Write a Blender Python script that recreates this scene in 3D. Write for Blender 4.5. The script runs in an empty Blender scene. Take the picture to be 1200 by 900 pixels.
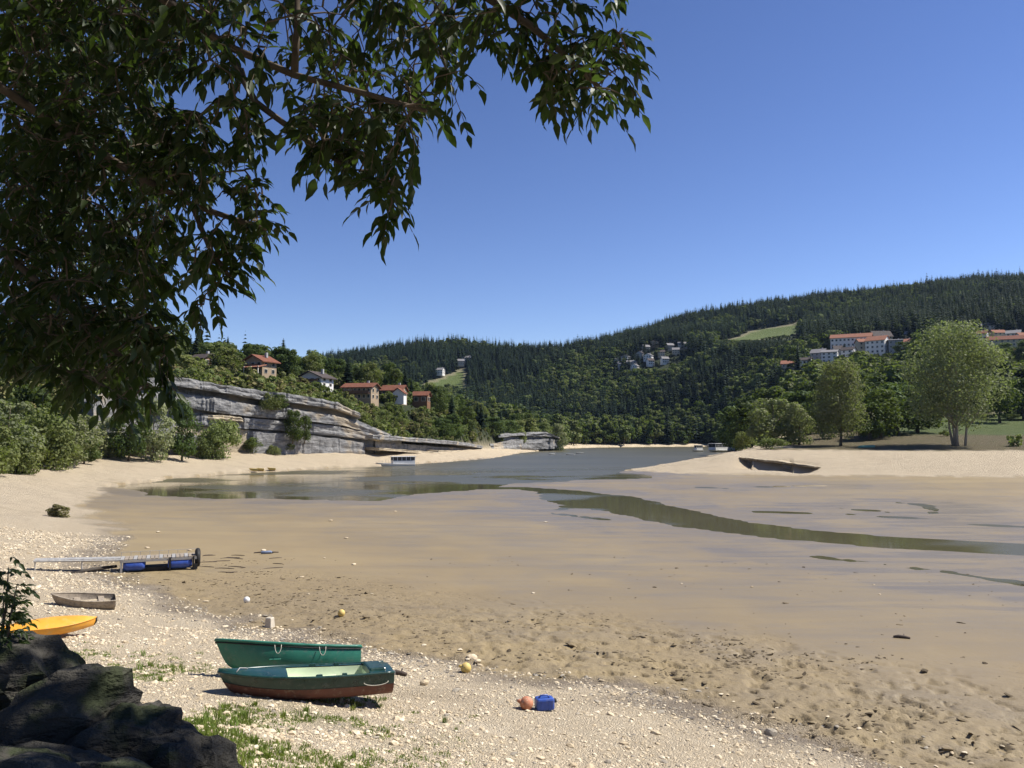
import bpy, math, random
import numpy as np
from mathutils import Vector, Matrix, Euler

# ------------------------------------------------------------------ camera, sky, sun, exposure
scene = bpy.context.scene
col = scene.collection
R = math.radians
CAM_Z, F_PX = 7.0, 950.0                       # eye height in metres, focal length for a 1200 px wide frame
PITCH = math.atan(62.0 / F_PX)
cam_d = bpy.data.cameras.new('camera'); cam = bpy.data.objects.new('camera', cam_d); col.objects.link(cam)
cam.location = (0, 0, CAM_Z); cam.rotation_euler = (R(90) + PITCH, 0, 0)
cam_d.sensor_width = 36.0; cam_d.lens = 36.0 * F_PX / 1200.0
cam_d.clip_start = 0.1; cam_d.clip_end = 12000
scene.camera = cam

SUN_AZ, SUN_EL = R(78), R(52)                  # azimuth clockwise from +Y
world = bpy.data.worlds.new('World'); scene.world = world; world.use_nodes = True
wn = world.node_tree.nodes; wl = world.node_tree.links
sky = wn.new('ShaderNodeTexSky'); sky.sky_type = 'NISHITA'; sky.sun_disc = False
sky.sun_elevation = SUN_EL; sky.sun_rotation = SUN_AZ
sky.altitude = 800; sky.air_density = 1.0; sky.dust_density = 0.0; sky.ozone_density = 3.0
gm = wn.new('ShaderNodeGamma'); gm.inputs[1].default_value = 1.35; wl.new(sky.outputs[0], gm.inputs[0])      # deeper blue of the camera's rendering, whole sky alike
tn = wn.new('ShaderNodeMix'); tn.data_type = 'RGBA'; tn.blend_type = 'MULTIPLY'; tn.inputs[0].default_value = 1.0; tn.inputs[7].default_value = (1.05, 0.92, 1.0, 1)
wl.new(gm.outputs[0], tn.inputs[6]); wl.new(tn.outputs[2], wn['Background'].inputs[0]); wn['Background'].inputs[1].default_value = 0.048
sun_d = bpy.data.lights.new('sun', 'SUN'); sun_d.energy = 5.0; sun_d.angle = R(0.53); sun_d.color = (1.0, 0.95, 0.87)
sun = bpy.data.objects.new('sun', sun_d); col.objects.link(sun)
sdir = Vector((math.sin(SUN_AZ) * math.cos(SUN_EL), math.cos(SUN_AZ) * math.cos(SUN_EL), math.sin(SUN_EL)))
sun.rotation_euler = sdir.to_track_quat('Z', 'Y').to_euler(); sun.location = sdir * 50 + Vector((0, 0, 20))
vs = scene.view_settings
vs.view_transform = 'Standard'; vs.look = 'None'; vs.exposure = 0.6; vs.gamma = 1.0; vs.use_curve_mapping = False
scene.cycles.max_bounces = 6; scene.cycles.transparent_max_bounces = 6
scene.cycles.use_denoising = True

# ------------------------------------------------------------------ small helpers
rng = np.random.default_rng(7)
random.seed(7)

def ray(px, py):
    """direction through a pixel of the 1200x900 photograph, scaled to Y = 1"""
    c, s = math.cos(PITCH), math.sin(PITCH)
    a, b = (px - 600) / F_PX, (450 - py) / F_PX
    v = np.array([a, c - b * s, s + b * c])
    return v / v[1]

def at(px, py, d):
    v = ray(px, py) * d
    return Vector((v[0], v[1], v[2] + CAM_Z))

def on_z(px, py, z=0.0):
    v = ray(px, py); t = (z - CAM_Z) / v[2]
    return (v[0] * t, v[1] * t)

def smooth(a, b, x):
    t = np.clip((x - a) / (b - a), 0, 1)
    return t * t * (3 - 2 * t)

def _hash(ix, iy, seed):
    h = (ix.astype(np.int64) * 374761393 + iy.astype(np.int64) * 668265263 + seed * 1274126177) & 0x7fffffff
    h = ((h ^ (h >> 13)) * 1274126177) & 0x7fffffff
    return ((h ^ (h >> 16)) & 0xffff) / 65535.0

def vnoise(x, y, seed=0):
    x = np.asarray(x, float); y = np.asarray(y, float)
    ix, iy = np.floor(x), np.floor(y); fx, fy = x - ix, y - iy
    fx = fx * fx * (3 - 2 * fx); fy = fy * fy * (3 - 2 * fy)
    a = _hash(ix, iy, seed); b = _hash(ix + 1, iy, seed); c = _hash(ix, iy + 1, seed); d = _hash(ix + 1, iy + 1, seed)
    return (a * (1 - fx) + b * fx) * (1 - fy) + (c * (1 - fx) + d * fx) * fy - 0.5

def fbm(x, y, seed=0, o=4):
    r = 0; a = 1.0
    for k in range(o):
        r = r + a * vnoise(x, y, seed + k); x = np.asarray(x) * 2.03; y = np.asarray(y) * 2.03; a *= 0.5
    return r

def link(o, parent=None):
    col.objects.link(o)
    if parent is not None: o.parent = parent
    return o

def tag(o, label, cat, group=None):
    o['label'] = label; o['category'] = cat
    if group: o['group'] = group
    return o

def kind(o, k):
    o['kind'] = k; return o

def mesh_data(name, verts, faces, mats, smooth_=False, fmat=None):
    me = bpy.data.meshes.new(name)
    me.from_pydata([tuple(v) for v in verts], [], [tuple(f) for f in faces])
    for m in (mats if isinstance(mats, (list, tuple)) else [mats]): me.materials.append(m)
    if fmat is not None: me.polygons.foreach_set('material_index', fmat)
    if smooth_: me.polygons.foreach_set('use_smooth', [True] * len(me.polygons))
    me.update()
    return me

def np_mesh(name, V, Q, mats, k=4, smooth_=False):
    """V (n,3) float array, Q (m,k) int array"""
    me = bpy.data.meshes.new(name)
    V = np.ascontiguousarray(V, dtype=np.float32); Q = np.ascontiguousarray(Q, dtype=np.int32)
    me.vertices.add(len(V)); me.vertices.foreach_set('co', V.ravel())
    me.loops.add(Q.size); me.loops.foreach_set('vertex_index', Q.ravel())
    me.polygons.add(len(Q)); me.polygons.foreach_set('loop_start', np.arange(0, Q.size, k, dtype=np.int32))
    me.polygons.foreach_set('loop_total', np.full(len(Q), k, dtype=np.int32))
    for m in (mats if isinstance(mats, (list, tuple)) else [mats]): me.materials.append(m)
    if smooth_: me.polygons.foreach_set('use_smooth', np.ones(len(Q), dtype=bool))
    me.update(calc_edges=True); me.validate()
    return me

class MB:
    """collects simple solids into one mesh"""
    def __init__(s): s.v = []; s.f = []
    def add(s, vs_, fs):
        b = len(s.v); s.v += [Vector(v) for v in vs_]; s.f += [[i + b for i in f] for f in fs]; return s
    def box(s, c, size, rot=None, taper=1.0):
        x, y, z = [q / 2 for q in size]
        P = [Vector((a * x * (taper if e > 0 else 1), b * y * (taper if e > 0 else 1), e * z)) for e in (-1, 1) for a, b in ((-1, -1), (1, -1), (1, 1), (-1, 1))]
        if rot is not None:
            M = Euler(rot).to_matrix(); P = [M @ p for p in P]
        return s.add([p + Vector(c) for p in P], [(3, 2, 1, 0), (4, 5, 6, 7), (0, 1, 5, 4), (1, 2, 6, 5), (2, 3, 7, 6), (3, 0, 4, 7)])
    def tube(s, pts, rad, n=6, cap=True):
        pts = [Vector(p) for p in pts]
        rad = rad if isinstance(rad, (list, tuple)) else [rad] * len(pts)
        rings = []; b = len(s.v); prev = None
        for i, p in enumerate(pts):
            t = (pts[min(i + 1, len(pts) - 1)] - pts[max(i - 1, 0)])
            t = t.normalized() if t.length > 1e-9 else Vector((0, 0, 1))
            up = Vector((0, 0, 1)) if abs(t.z) < 0.9 else Vector((1, 0, 0))
            if prev is not None: up = prev
            a = t.cross(up)
            if a.length < 1e-6: a = t.cross(Vector((0, 1, 0)))
            a.normalize(); c = a.cross(t).normalized(); prev = c
            for k in range(n):
                an = 2 * math.pi * k / n
                s.v.append(p + (a * math.cos(an) + c * math.sin(an)) * rad[i])
        for i in range(len(pts) - 1):
            for k in range(n):
                s.f.append([b + i * n + k, b + i * n + (k + 1) % n, b + (i + 1) * n + (k + 1) % n, b + (i + 1) * n + k])
        if cap:
            s.f.append([b + k for k in range(n)][::-1]); s.f.append([b + (len(pts) - 1) * n + k for k in range(n)])
        return s
    def grid(s, rows):
        b = len(s.v); m = len(rows[0])
        for r in rows: s.v += [Vector(p) for p in r]
        for i in range(len(rows) - 1):
            for j in range(m - 1):
                s.f.append([b + i * m + j, b + i * m + j + 1, b + (i + 1) * m + j + 1, b + (i + 1) * m + j])
        return s
    def build(s, name, mat, parent=None, smooth_=False, bevel=0.0):
        o = bpy.data.objects.new(name, mesh_data(name, s.v, s.f, mat, smooth_))
        link(o, parent)
        if bevel:
            m = o.modifiers.new('b', 'BEVEL'); m.width = bevel; m.segments = 2; m.limit_method = 'ANGLE'
        return o

def empty(name, loc, rz=0.0, rot=None):
    o = bpy.data.objects.new(name, None); o.empty_display_size = 0.2
    o.location = loc; o.rotation_euler = rot if rot is not None else (0, 0, rz)
    return link(o)

def copy_tree(o, parent=None):
    c = o.copy(); link(c, parent)
    for ch in o.children: copy_tree(ch, c)
    return c

# ------------------------------------------------------------------ materials
class NT:
    """terse node building"""
    def __init__(s, name):
        s.m = bpy.data.materials.new(name); s.m.use_nodes = True
        s.n = s.m.node_tree.nodes; s.l = s.m.node_tree.links
        s.b = s.n['Principled BSDF']; s.out = s.n['Material Output']
    def node(s, t, ins=None, **kw):
        x = s.n.new(t)
        for k, v in kw.items(): setattr(x, k, v)
        for k, v in (ins or {}).items():
            if hasattr(v, 'is_linked') or hasattr(v, 'links'): s.l.new(v, x.inputs[k])
            else: x.inputs[k].default_value = v
        return x
    def pos(s, scale=(1, 1, 1), obj=False):
        c = s.node('ShaderNodeTexCoord')
        src = c.outputs['Object']
        if not obj: src = s.node('ShaderNodeNewGeometry').outputs['Position']
        return s.node('ShaderNodeMapping', {'Vector': src, 'Scale': scale}).outputs[0]
    def noise(s, vec, scale, detail=4, rough=0.55, dist=0.0):
        return s.node('ShaderNodeTexNoise', {'Vector': vec, 'Scale': scale, 'Detail': detail, 'Roughness': rough, 'Distortion': dist}).outputs[0]
    def voro(s, vec, scale, feature='F1', out='Distance', rnd=1.0):
        return s.node('ShaderNodeTexVoronoi', {'Vector': vec, 'Scale': scale, 'Randomness': rnd}, feature=feature).outputs[out]
    def ramp(s, fac, stops, interp='LINEAR'):
        r = s.node('ShaderNodeValToRGB', {'Fac': fac}); e = r.color_ramp.elements; r.color_ramp.interpolation = interp
        while len(e) < len(stops): e.new(0.5)
        for i, (p, c) in enumerate(stops):
            e[i].position = p; e[i].color = (*c, 1) if len(c) == 3 else c
        return r.outputs[0]
    def gray(s, fac, a, b, va=0.0, vb=1.0):
        return s.node('ShaderNodeMapRange', {'Value': fac, 'From Min': a, 'From Max': b, 'To Min': va, 'To Max': vb}, interpolation_type='SMOOTHSTEP').outputs[0]
    def mix(s, fac, a, b, mode='MIX'):
        x = s.node('ShaderNodeMix', data_type='RGBA', blend_type=mode)
        for k, v in ((0, fac), (6, a), (7, b)):
            if hasattr(v, 'links'): s.l.new(v, x.inputs[k])
            else: x.inputs[k].default_value = v if k == 0 else (*v, 1)
        return x.outputs[2]
    def math(s, op, a, b=0.0):
        x = s.node('ShaderNodeMath', operation=op)
        for k, v in ((0, a), (1, b)):
            if hasattr(v, 'links'): s.l.new(v, x.inputs[k])
            else: x.inputs[k].default_value = v
        return x.outputs[0]
    def attr(s, name): return s.node('ShaderNodeAttribute', attribute_name=name).outputs['Fac']
    def rnd(s): return s.node('ShaderNodeObjectInfo').outputs['Random']
    def set(s, **kw):
        for k, v in kw.items():
            k = {'color': 'Base Color', 'rough': 'Roughness', 'spec': 'Specular IOR Level', 'normal': 'Normal', 'metal': 'Metallic', 'ior': 'IOR', 'coat': 'Coat Weight', 'alpha': 'Alpha'}[k]
            if hasattr(v, 'links'): s.l.new(v, s.b.inputs[k])
            else: s.b.inputs[k].default_value = (*v, 1) if isinstance(v, tuple) else v
        return s
    def bump(s, h, strength=0.4, dist=0.05, normal=None):
        ins = {'Height': h, 'Strength': strength, 'Distance': dist}
        if normal is not None: ins['Normal'] = normal
        return s.node('ShaderNodeBump', ins).outputs[0]

def paint(name, c, rough=0.5, var=0.25, scale=3.0, dirt=None, spec=0.5, obj=True, bump=0.0):
    t = NT(name); p = t.pos(obj=obj)
    n = t.noise(p, scale, 6, 0.62)
    c2 = tuple(max(0, q * (1 - var)) for q in c); c3 = tuple(min(1, q * (1 + var * 0.5)) for q in c)
    cc = t.ramp(n, [(0.3, c2), (0.5, c), (0.72, c3)])
    if dirt:
        n2 = t.noise(p, scale * 2.7, 6, 0.7)
        cc = t.mix(t.gray(n2, 0.52, 0.68), cc, dirt)
    t.set(color=cc, rough=t.gray(n, 0.3, 0.7, rough * 0.85, min(1, rough * 1.2)), spec=spec)
    if bump: t.set(normal=t.bump(t.noise(p, scale * 8, 4), bump, 0.02))
    return t.m

def leaf_mat(name, c_dark, c_light, trans=0.35, scale=0.6, gloss=0.45):
    t = NT(name)
    p = t.pos()
    n = t.noise(p, scale, 3)
    r = t.rnd()
    base = t.ramp(n, [(0.32, c_dark), (0.68, c_light)])
    base = t.mix(t.gray(t.noise(p, .016, 4, .6), .35, .68, 0, .7), base, tuple(q * 1.5 for q in c_light)) if gloss > .55 else base
    hs = t.node('ShaderNodeHueSaturation', {'Color': base, 'Hue': t.gray(r, 0, 1, 0.485, 0.515), 'Value': t.gray(t.math('FRACT', t.math('MULTIPLY', r, 7.31)), 0, 1, 0.72, 1.25)}).outputs[0]
    t.set(color=hs, rough=gloss, spec=0.3 if gloss < .55 else .08)
    tr = t.node('ShaderNodeBsdfTranslucent', {'Color': t.mix(0.55, hs, (0.30, 0.42, 0.03) if gloss > .55 else (0.16, 0.27, 0.03))})
    mx = t.node('ShaderNodeMixShader', {0: trans, 1: t.b.outputs[0], 2: tr.outputs[0]})
    t.l.new(mx.outputs[0], t.out.inputs[0])
    return t.m

def ground_material():
    t = NT('ground_soil')
    P = t.pos(); gravel, grass, forest, clod, wet, edge = [t.attr(a) for a in ('gravel', 'grass', 'forest', 'clod', 'wet', 'edge')]; dry = t.attr('dry')
    big = t.noise(P, 0.06, 5, 0.6); mid = t.noise(P, 0.6, 5, 0.6); fine = t.noise(P, 9.0, 4, 0.65)
    # mud: fine silt, streaked
    Ps = t.pos((0.03, 0.22, 0.2))
    st = t.noise(Ps, 1.0, 6, 0.62, 0.6)
    mud = t.ramp(big, [(0.3, (0.215, 0.163, 0.090)), (0.5, (0.258, 0.197, 0.107)), (0.7, (0.285, 0.222, 0.122))])
    mud = t.mix(t.gray(st, 0.42, 0.66, 0, 0.55), mud, (0.20, 0.158, 0.098))
    mud = t.mix(t.gray(mid, 0.55, 0.75, 0, 0.35), mud, (0.25, 0.188, 0.098))
    cl = t.noise(P, 2.6, 7, 0.72); cl2 = t.voro(t.pos((1, 0.75, 1)), 3.4)
    mud = t.mix(t.math('MULTIPLY', clod, t.gray(cl, 0.5, 0.66, 0, 0.6)), mud, (0.15, 0.115, 0.068))
    mud = t.mix(t.math('MULTIPLY', clod, t.gray(cl2, 0.0, 0.22, 0.75, 0)), mud, (0.095, 0.07, 0.042))  # dark spots: weed bits, and shade of the pits painted into the mud colour
    along = t.node('ShaderNodeMapping', {'Vector': t.node('ShaderNodeMapping', {'Vector': P, 'Rotation': (0, 0, R(37))}).outputs[0], 'Scale': (0.10, 1.0, 1.0)}).outputs[0]
    run = t.noise(along, 1.5, 7, 0.72, 0.8); run2 = t.noise(t.pos((.05, .35, 1)), 1.0, 7, .7, 1.0)
    wet = t.math('MULTIPLY', wet, t.gray(t.noise(t.pos((.10, .55, 1)), 1.0, 8, .72, .6), .40, .60, .55, 1.05))
    mud = t.mix(t.math('MULTIPLY', t.gray(run, 0.57, 0.66, 0, 0.5), t.math('ADD', t.math('MULTIPLY', clod, .9), .12)), mud, (0.12, 0.09, 0.052))
    mud = t.mix(t.gray(run2, .60, .66, 0, .38), mud, (0.165, 0.128, 0.08))
    mud = t.mix(t.math('MULTIPLY', wet, 0.72), mud, (0.145, 0.124, 0.096))
    # gravel
    v1 = t.node('ShaderNodeTexVoronoi', {'Vector': t.node('ShaderNodeVectorMath', {0: P, 1: t.node('ShaderNodeTexNoise', {'Vector': P, 'Scale': 3.0, 'Detail': 3.0}).outputs['Color']}, operation='ADD').outputs[0], 'Scale': 17.0}); v2 = t.voro(P, 29.0)
    pc = t.ramp(v1.outputs['Color'], [(0.0, (0.58, 0.47, 0.32)), (0.45, (0.69, 0.575, 0.405)), (0.8, (0.74, 0.635, 0.46)), (1.0, (0.77, 0.69, 0.54))])
    gv = t.mix(t.gray(v1.outputs['Distance'], 0.03, 0.07, 0.0, 0.3), pc, (0.44, 0.34, 0.22))
    gv = t.mix(t.gray(big, 0.45, 0.65, 0, 0.35), gv, (0.58, 0.47, 0.32))
    gv = t.mix(t.gray(t.noise(t.pos((.12, .5, .5)), 1.0, 6, .7), .5, .7, 0, .45), gv, (0.42, 0.335, 0.225))
    gv = t.mix(t.gray(mid, 0.52, 0.72, 0, 0.5), gv, (0.70, 0.60, 0.44))
    gv = t.mix(t.math('MULTIPLY', edge, t.gray(mid, 0.3, 0.6, 0.45, 0.95)), gv, (0.27, 0.22, 0.165))
    # grass and forest floor
    gr = t.ramp(t.noise(P, 0.35, 6, 0.7), [(0.3, (0.07, 0.10, 0.026)), (0.55, (0.10, 0.13, 0.038)), (0.75, (0.17, 0.165, 0.07))])
    gr = t.mix(t.math('MULTIPLY', dry, t.gray(mid, .3, .6, .55, 1)), gr, (0.19, 0.145, 0.085))
    fo = t.ramp(mid, [(0.3, (0.022, 0.032, 0.013)), (0.7, (0.05, 0.06, 0.025))])
    c = t.mix(gravel, mud, gv); c = t.mix(grass, c, gr); c = t.mix(forest, c, fo)
    rough = t.mix(wet, t.mix(gravel, (0.62,) * 3, (0.92,) * 3), (0.34,) * 3)
    hg = t.math('ADD', t.math('MULTIPLY', t.math('SUBTRACT', 0.12, v1.outputs['Distance']), gravel), t.math('MULTIPLY', fine, 0.03))
    hm = t.math('MULTIPLY', t.math('ADD', t.math('MULTIPLY', cl, 0.35), t.math('MULTIPLY', t.gray(cl2, 0, 0.3), 0.12)), t.math('MULTIPLY', clod, t.math('SUBTRACT', 1.0, gravel)))
    h = t.math('ADD', t.math('ADD', hg, hm), t.math('MULTIPLY', st, 0.02))
    t.set(color=c, rough=rough, spec=t.gray(wet, 0, 1, 0.22, 0.45), normal=t.bump(h, 0.7, 0.35))
    return t.m

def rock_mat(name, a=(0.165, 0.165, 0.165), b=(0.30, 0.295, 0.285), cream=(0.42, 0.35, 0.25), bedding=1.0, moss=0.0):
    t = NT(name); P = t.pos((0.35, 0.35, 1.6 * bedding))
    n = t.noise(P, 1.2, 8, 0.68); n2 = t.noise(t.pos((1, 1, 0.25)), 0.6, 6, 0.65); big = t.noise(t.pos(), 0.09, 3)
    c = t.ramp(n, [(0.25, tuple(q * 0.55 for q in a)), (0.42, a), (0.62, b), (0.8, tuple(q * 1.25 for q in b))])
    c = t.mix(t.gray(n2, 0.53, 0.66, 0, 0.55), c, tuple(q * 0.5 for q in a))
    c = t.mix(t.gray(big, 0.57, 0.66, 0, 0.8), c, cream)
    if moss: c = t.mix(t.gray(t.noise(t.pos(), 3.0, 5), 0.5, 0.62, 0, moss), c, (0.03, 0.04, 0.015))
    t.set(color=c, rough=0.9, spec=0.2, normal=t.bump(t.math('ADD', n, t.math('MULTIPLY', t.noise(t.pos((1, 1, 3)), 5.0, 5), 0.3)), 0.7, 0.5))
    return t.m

def water_material():
    t = NT('lake_water'); P = t.pos()
    calm = t.gray(t.noise(t.pos((0.012, 0.03, 1)), 1.0, 3), 0.42, 0.6)
    h = t.math('ADD', t.math('MULTIPLY', t.noise(t.pos((0.9, 1.6, 1)), 1.3, 3), 1.0), t.math('MULTIPLY', t.noise(P, 6.0, 2), 0.25))
    far = t.gray(t.node('ShaderNodeSeparateXYZ', {0: P}).outputs[1], 110, 230, 0.15, 2.2)
    t.set(color=t.ramp(t.noise(t.pos((0.01, 0.02, 1)), 1.0, 4), [(0.35, (0.075, 0.070, 0.040)), (0.65, (0.105, 0.095, 0.055))]), rough=t.gray(t.math('MULTIPLY', t.gray(t.node('ShaderNodeSeparateXYZ', {0: P}).outputs[1], 120, 200), t.gray(t.node('ShaderNodeSeparateXYZ', {0: P}).outputs[0], -45, -15)), 0, 1, t.gray(t.noise(t.pos((.035, .05, 1)), 1.0, 3, .5), .46, .56, .05, .30), .28), ior=1.33, spec=0.5,
          normal=t.bump(h, t.math('MULTIPLY', far, t.gray(calm, 0, 1, 0.10, 0.30)), 0.12))
    return t.m

MAT = {}
MAT['ground'] = ground_material()
MAT['water'] = water_material()
MAT['rock'] = rock_mat('limestone')
MAT['rock_cream'] = rock_mat('limestone_cream', (0.34, 0.29, 0.21), (0.50, 0.42, 0.29))
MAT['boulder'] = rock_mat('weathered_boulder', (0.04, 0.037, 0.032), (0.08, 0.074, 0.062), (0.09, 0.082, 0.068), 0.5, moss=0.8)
MAT['conifer'] = leaf_mat('spruce_needles', (0.0085, 0.017, 0.011), (0.017, 0.030, 0.016), 0.05, 0.5, 0.7)
MAT['decid'] = leaf_mat('broad_leaves', (0.075, 0.095, 0.034), (0.135, 0.15, 0.058), 0.28, 0.4, 0.6)
MAT['decid_dark'] = leaf_mat('dark_broad_leaves', (0.032, 0.052, 0.018), (0.062, 0.085, 0.028), 0.22, 0.4, 0.6)
MAT['willow'] = leaf_mat('willow_leaves', (0.115, 0.13, 0.068), (0.19, 0.20, 0.11), 0.32, 0.5, 0.6)
MAT['dry_bush'] = leaf_mat('dry_leaves', (0.10, 0.10, 0.04), (0.17, 0.15, 0.07), 0.25, 0.6, 0.7)
MAT['bark'] = paint('bark', (0.13, 0.105, 0.08), 0.9, 0.5, 6.0, spec=0.1)
MAT['bark_pale'] = paint('pale_bark', (0.36, 0.32, 0.26), 0.9, 0.4, 6.0, spec=0.1)

# ------------------------------------------------------------------ terrain
def wpts(L, z): return [on_z(x, y, z) for x, y in L]
BASIN = (wpts([(1060, 897), (900, 852), (760, 812), (600, 786), (480, 767), (330, 737), (200, 702), (150, 687), (118, 662), (140, 640), (135, 622), (98, 604)], 0.3)
         + wpts([(105, 588), (118, 578), (130, 571), (200, 561), (300, 554), (400, 548.5), (450, 546.5), (520, 542), (580, 536.5), (610, 531), (655, 526), (700, 524.5), (760, 523.8), (830, 523.3)], 0.0)
         + [(150, 560), (165, 500)] + wpts([(878, 527), (850, 531), (820, 537), (780, 545), (738, 552.5)], 0.0)
         + wpts([(800, 555.5), (900, 556.5), (1050, 558), (1200, 560)], 0.3) + [(150, 138), (270, 130), (270, 30), (140, -22), (60, -14), (20, 7.5)])
BASIN = np.array(BASIN)
LAKE = np.array(wpts([(128, 572), (190, 579), (260, 584), (350, 586), (440, 586), (500, 580), (560, 575), (610, 566.5), (680, 562.5), (740, 562), (778, 560), (757, 556.5), (735, 554.5)], 0.0)
                + [(30, 175), (60, 240), (150, 440), (175, 520), (160, 590), (60, 640), (0, 600), (0, 420), (-10, 255), (-40, 185), (-60, 150), (-62, 112)])
CH = [  # shallow runnels: pixel centre line and half width in metres
    ([(560, 572), (610, 572), (655, 576), (690, 584), (725, 592), (775, 602), (840, 615), (930, 626), (1050, 636), (1200, 644), (1330, 650)], [1.5, 1.8, 2.6, 5.6, 5.0, 3.6, 3.4, 3.0, 2.8, 2.6, 2.6]),
    ([(690, 594), (670, 594), (655, 597)], [2, 1.6, .3]),
    ([(960, 653), (1040, 662), (1110, 671), (1200, 684), (1300, 697)], [.08, .18, .28, .36, .4]),
    ([(980, 602), (1030, 605), (1085, 608)], [.15, .45, .15]), ([(1120, 614), (1160, 616), (1230, 619)], [.15, .4, .5]),
    ([(1040, 588), (1085, 592), (1098, 599), (1088, 602)], [.1, .35, .3, .1]), ([(885, 600), (945, 601)], [.3, .3]), ([(820, 571), (850, 572.5)], [.8, .5]),
    ([(620, 598), (660, 603), (712, 609)], [.15, .35, .15]), ([(880, 571), (960, 569)], [.3, .8]), ([(960, 594), (1040, 600)], [.2, .5])]
CHW = [(np.array(wpts(p, 0.0)), np.array(w, float)) for p, w in CH]

def seg_dist(x, y, A, B, wa=None, wb=None):
    d = B - A; L = d @ d + 1e-12
    t = np.clip(((x - A[0]) * d[0] + (y - A[1]) * d[1]) / L, 0, 1)
    r = np.hypot(x - A[0] - t * d[0], y - A[1] - t * d[1])
    if wa is not None: r = r - (wa + (wb - wa) * t)
    return r

def poly_sd(x, y, P):
    """signed distance, positive outside"""
    d = np.full(x.shape, 1e9); ins = np.zeros(x.shape, bool)
    for i in range(len(P)):
        A, B = P[i], P[(i + 1) % len(P)]
        d = np.minimum(d, seg_dist(x, y, A, B))
        c = ((A[1] > y) != (B[1] > y)) & (x < (B[0] - A[0]) * (y - A[1]) / (B[1] - A[1] + 1e-12) + A[0])
        ins ^= c
    return np.where(ins, -d, d)

def chan_sd(x, y):
    d = np.full(x.shape, 1e9)
    for p, w in CHW:
        for i in range(len(p) - 1): d = np.minimum(d, seg_dist(x, y, p[i], p[i + 1], w[i], w[i + 1]))
    return d

def cliff_d(px): return float(np.interp(px, [60, 110, 440, 530, 600, 650], [140, 150, 215, 275, 380, 420]))
CTRL = [  # ground heights: pixel, distance (height follows from the ray)
    (-500, 500, 60), (-300, 520, 70), (-300, 490, 150), (-300, 430, 300), (-300, 390, 600), (-100, 528, 95), (-100, 512, 130), (-100, 420, 330), (0, 548, 84), (40, 540, 100),
    (100, 455, 230), (20, 468, 200), (60, 428, 300), (150, 430, 270), (100, 424, 330), (220, 431, 300), (150, 445, 500), (0, 430, 520),
    (237, 431, 236), (307, 444, 240), (330, 440, 270), (370, 453, 254), (423, 472, 264), (465, 470, 282), (340, 442, 330), (400, 455, 330), (450, 460, 340), (500, 478, 340), (540, 495, 360), (590, 509, 410), (640, 516, 440), (620, 512, 520),
    (400, 470, 520), (500, 495, 620),
    (300, 455, 1150), (370, 434, 1150), (420, 422, 1150), (480, 412, 1150), (540, 410, 1150), (600, 426, 1200), (640, 424, 1200), (520, 442, 960), (560, 462, 880), (640, 480, 780), (420, 450, 900), (600, 500, 700),
    (680, 516, 660), (760, 517, 660), (850, 514, 610), (700, 460, 830), (760, 416, 880), (760, 470, 740), (830, 470, 680), (700, 411, 1180), (740, 398, 1180), (800, 378, 1180), (850, 370, 1180), (890, 393, 960), (900, 362, 1180), (1000, 352, 1180), (1060, 345, 1180), (1130, 338, 1180), (1200, 341, 1180), (1350, 352, 1180), (1600, 380, 1000),
    (1000, 411, 600), (940, 436, 540), (1040, 414, 580), (900, 470, 400), (960, 455, 440), (1060, 450, 400), (1180, 418, 520), (1160, 402, 620), (1200, 440, 430), (1350, 430, 430), (880, 510, 330), (930, 512, 235), (1000, 506, 232),
    (1100, 504, 232), (1190, 490, 290), (1200, 504, 232), (1300, 485, 280), (1000, 490, 290), (930, 523, 185), (1010, 522.5, 183), (1120, 522.5, 178), (1200, 523, 176), (1400, 524, 170),
    (300, 520, 1900), (540, 520, 1900), (800, 500, 1900), (1100, 480, 1950), (1500, 500, 1800)]
CTOP = [(110, 478), (150, 455), (195, 441), (260, 452), (300, 458), (345, 463), (390, 472), (440, 494), (490, 506), (530, 511), (600, 512), (650, 514)]
C3 = [tuple(at(*c)) for c in CTRL]; CLINE = []
for px, py in CTOP:
    d = cliff_d(px); n = np.array([.82, -.57]) if px < 470 else np.array([.6, -.8])
    p = at(px, py, d); C3.append((p.x - 6 * n[0], p.y - 6 * n[1], p.z - .1)); CLINE.append((px, p.x, p.y))
C3 += [(0, -60, 8), (-60, -60, 14), (80, -80, 8), (-40, 5, 7), (-60, 40, 7), (200, -60, 8), (300, 60, 8), (320, 150, 8), (-500, -200, 60), (400, -300, 60), (0, -600, 60), (700, 100, 90), (900, 700, 150), (-700, 500, 120), (-900, 1000, 140)]
C3 = np.array(C3); SC = 100.0
def _phi(r2): return 0.5 * r2 * np.log(r2 + 1e-12)
_n = len(C3); _K = _phi(((C3[:, None, :2] - C3[None, :, :2]) ** 2).sum(2) / SC ** 2) + np.eye(_n) * 1e-4
_P = np.c_[np.ones(_n), C3[:, :2] / SC]
_A = np.block([[_K, _P], [_P.T, np.zeros((3, 3))]]); _W = np.linalg.solve(_A, np.r_[C3[:, 2], 0, 0, 0])
def tps(x, y):
    z = _W[_n] + _W[_n + 1] * x / SC + _W[_n + 2] * y / SC
    for i in range(_n): z = z + _W[i] * _phi(((x - C3[i, 0]) ** 2 + (y - C3[i, 1]) ** 2) / SC ** 2)
    r = np.hypot(x, y); k = smooth(1700, 2400, r)
    return np.clip(z, 1.0, 280) * (1 - k) + 60 * k

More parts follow.
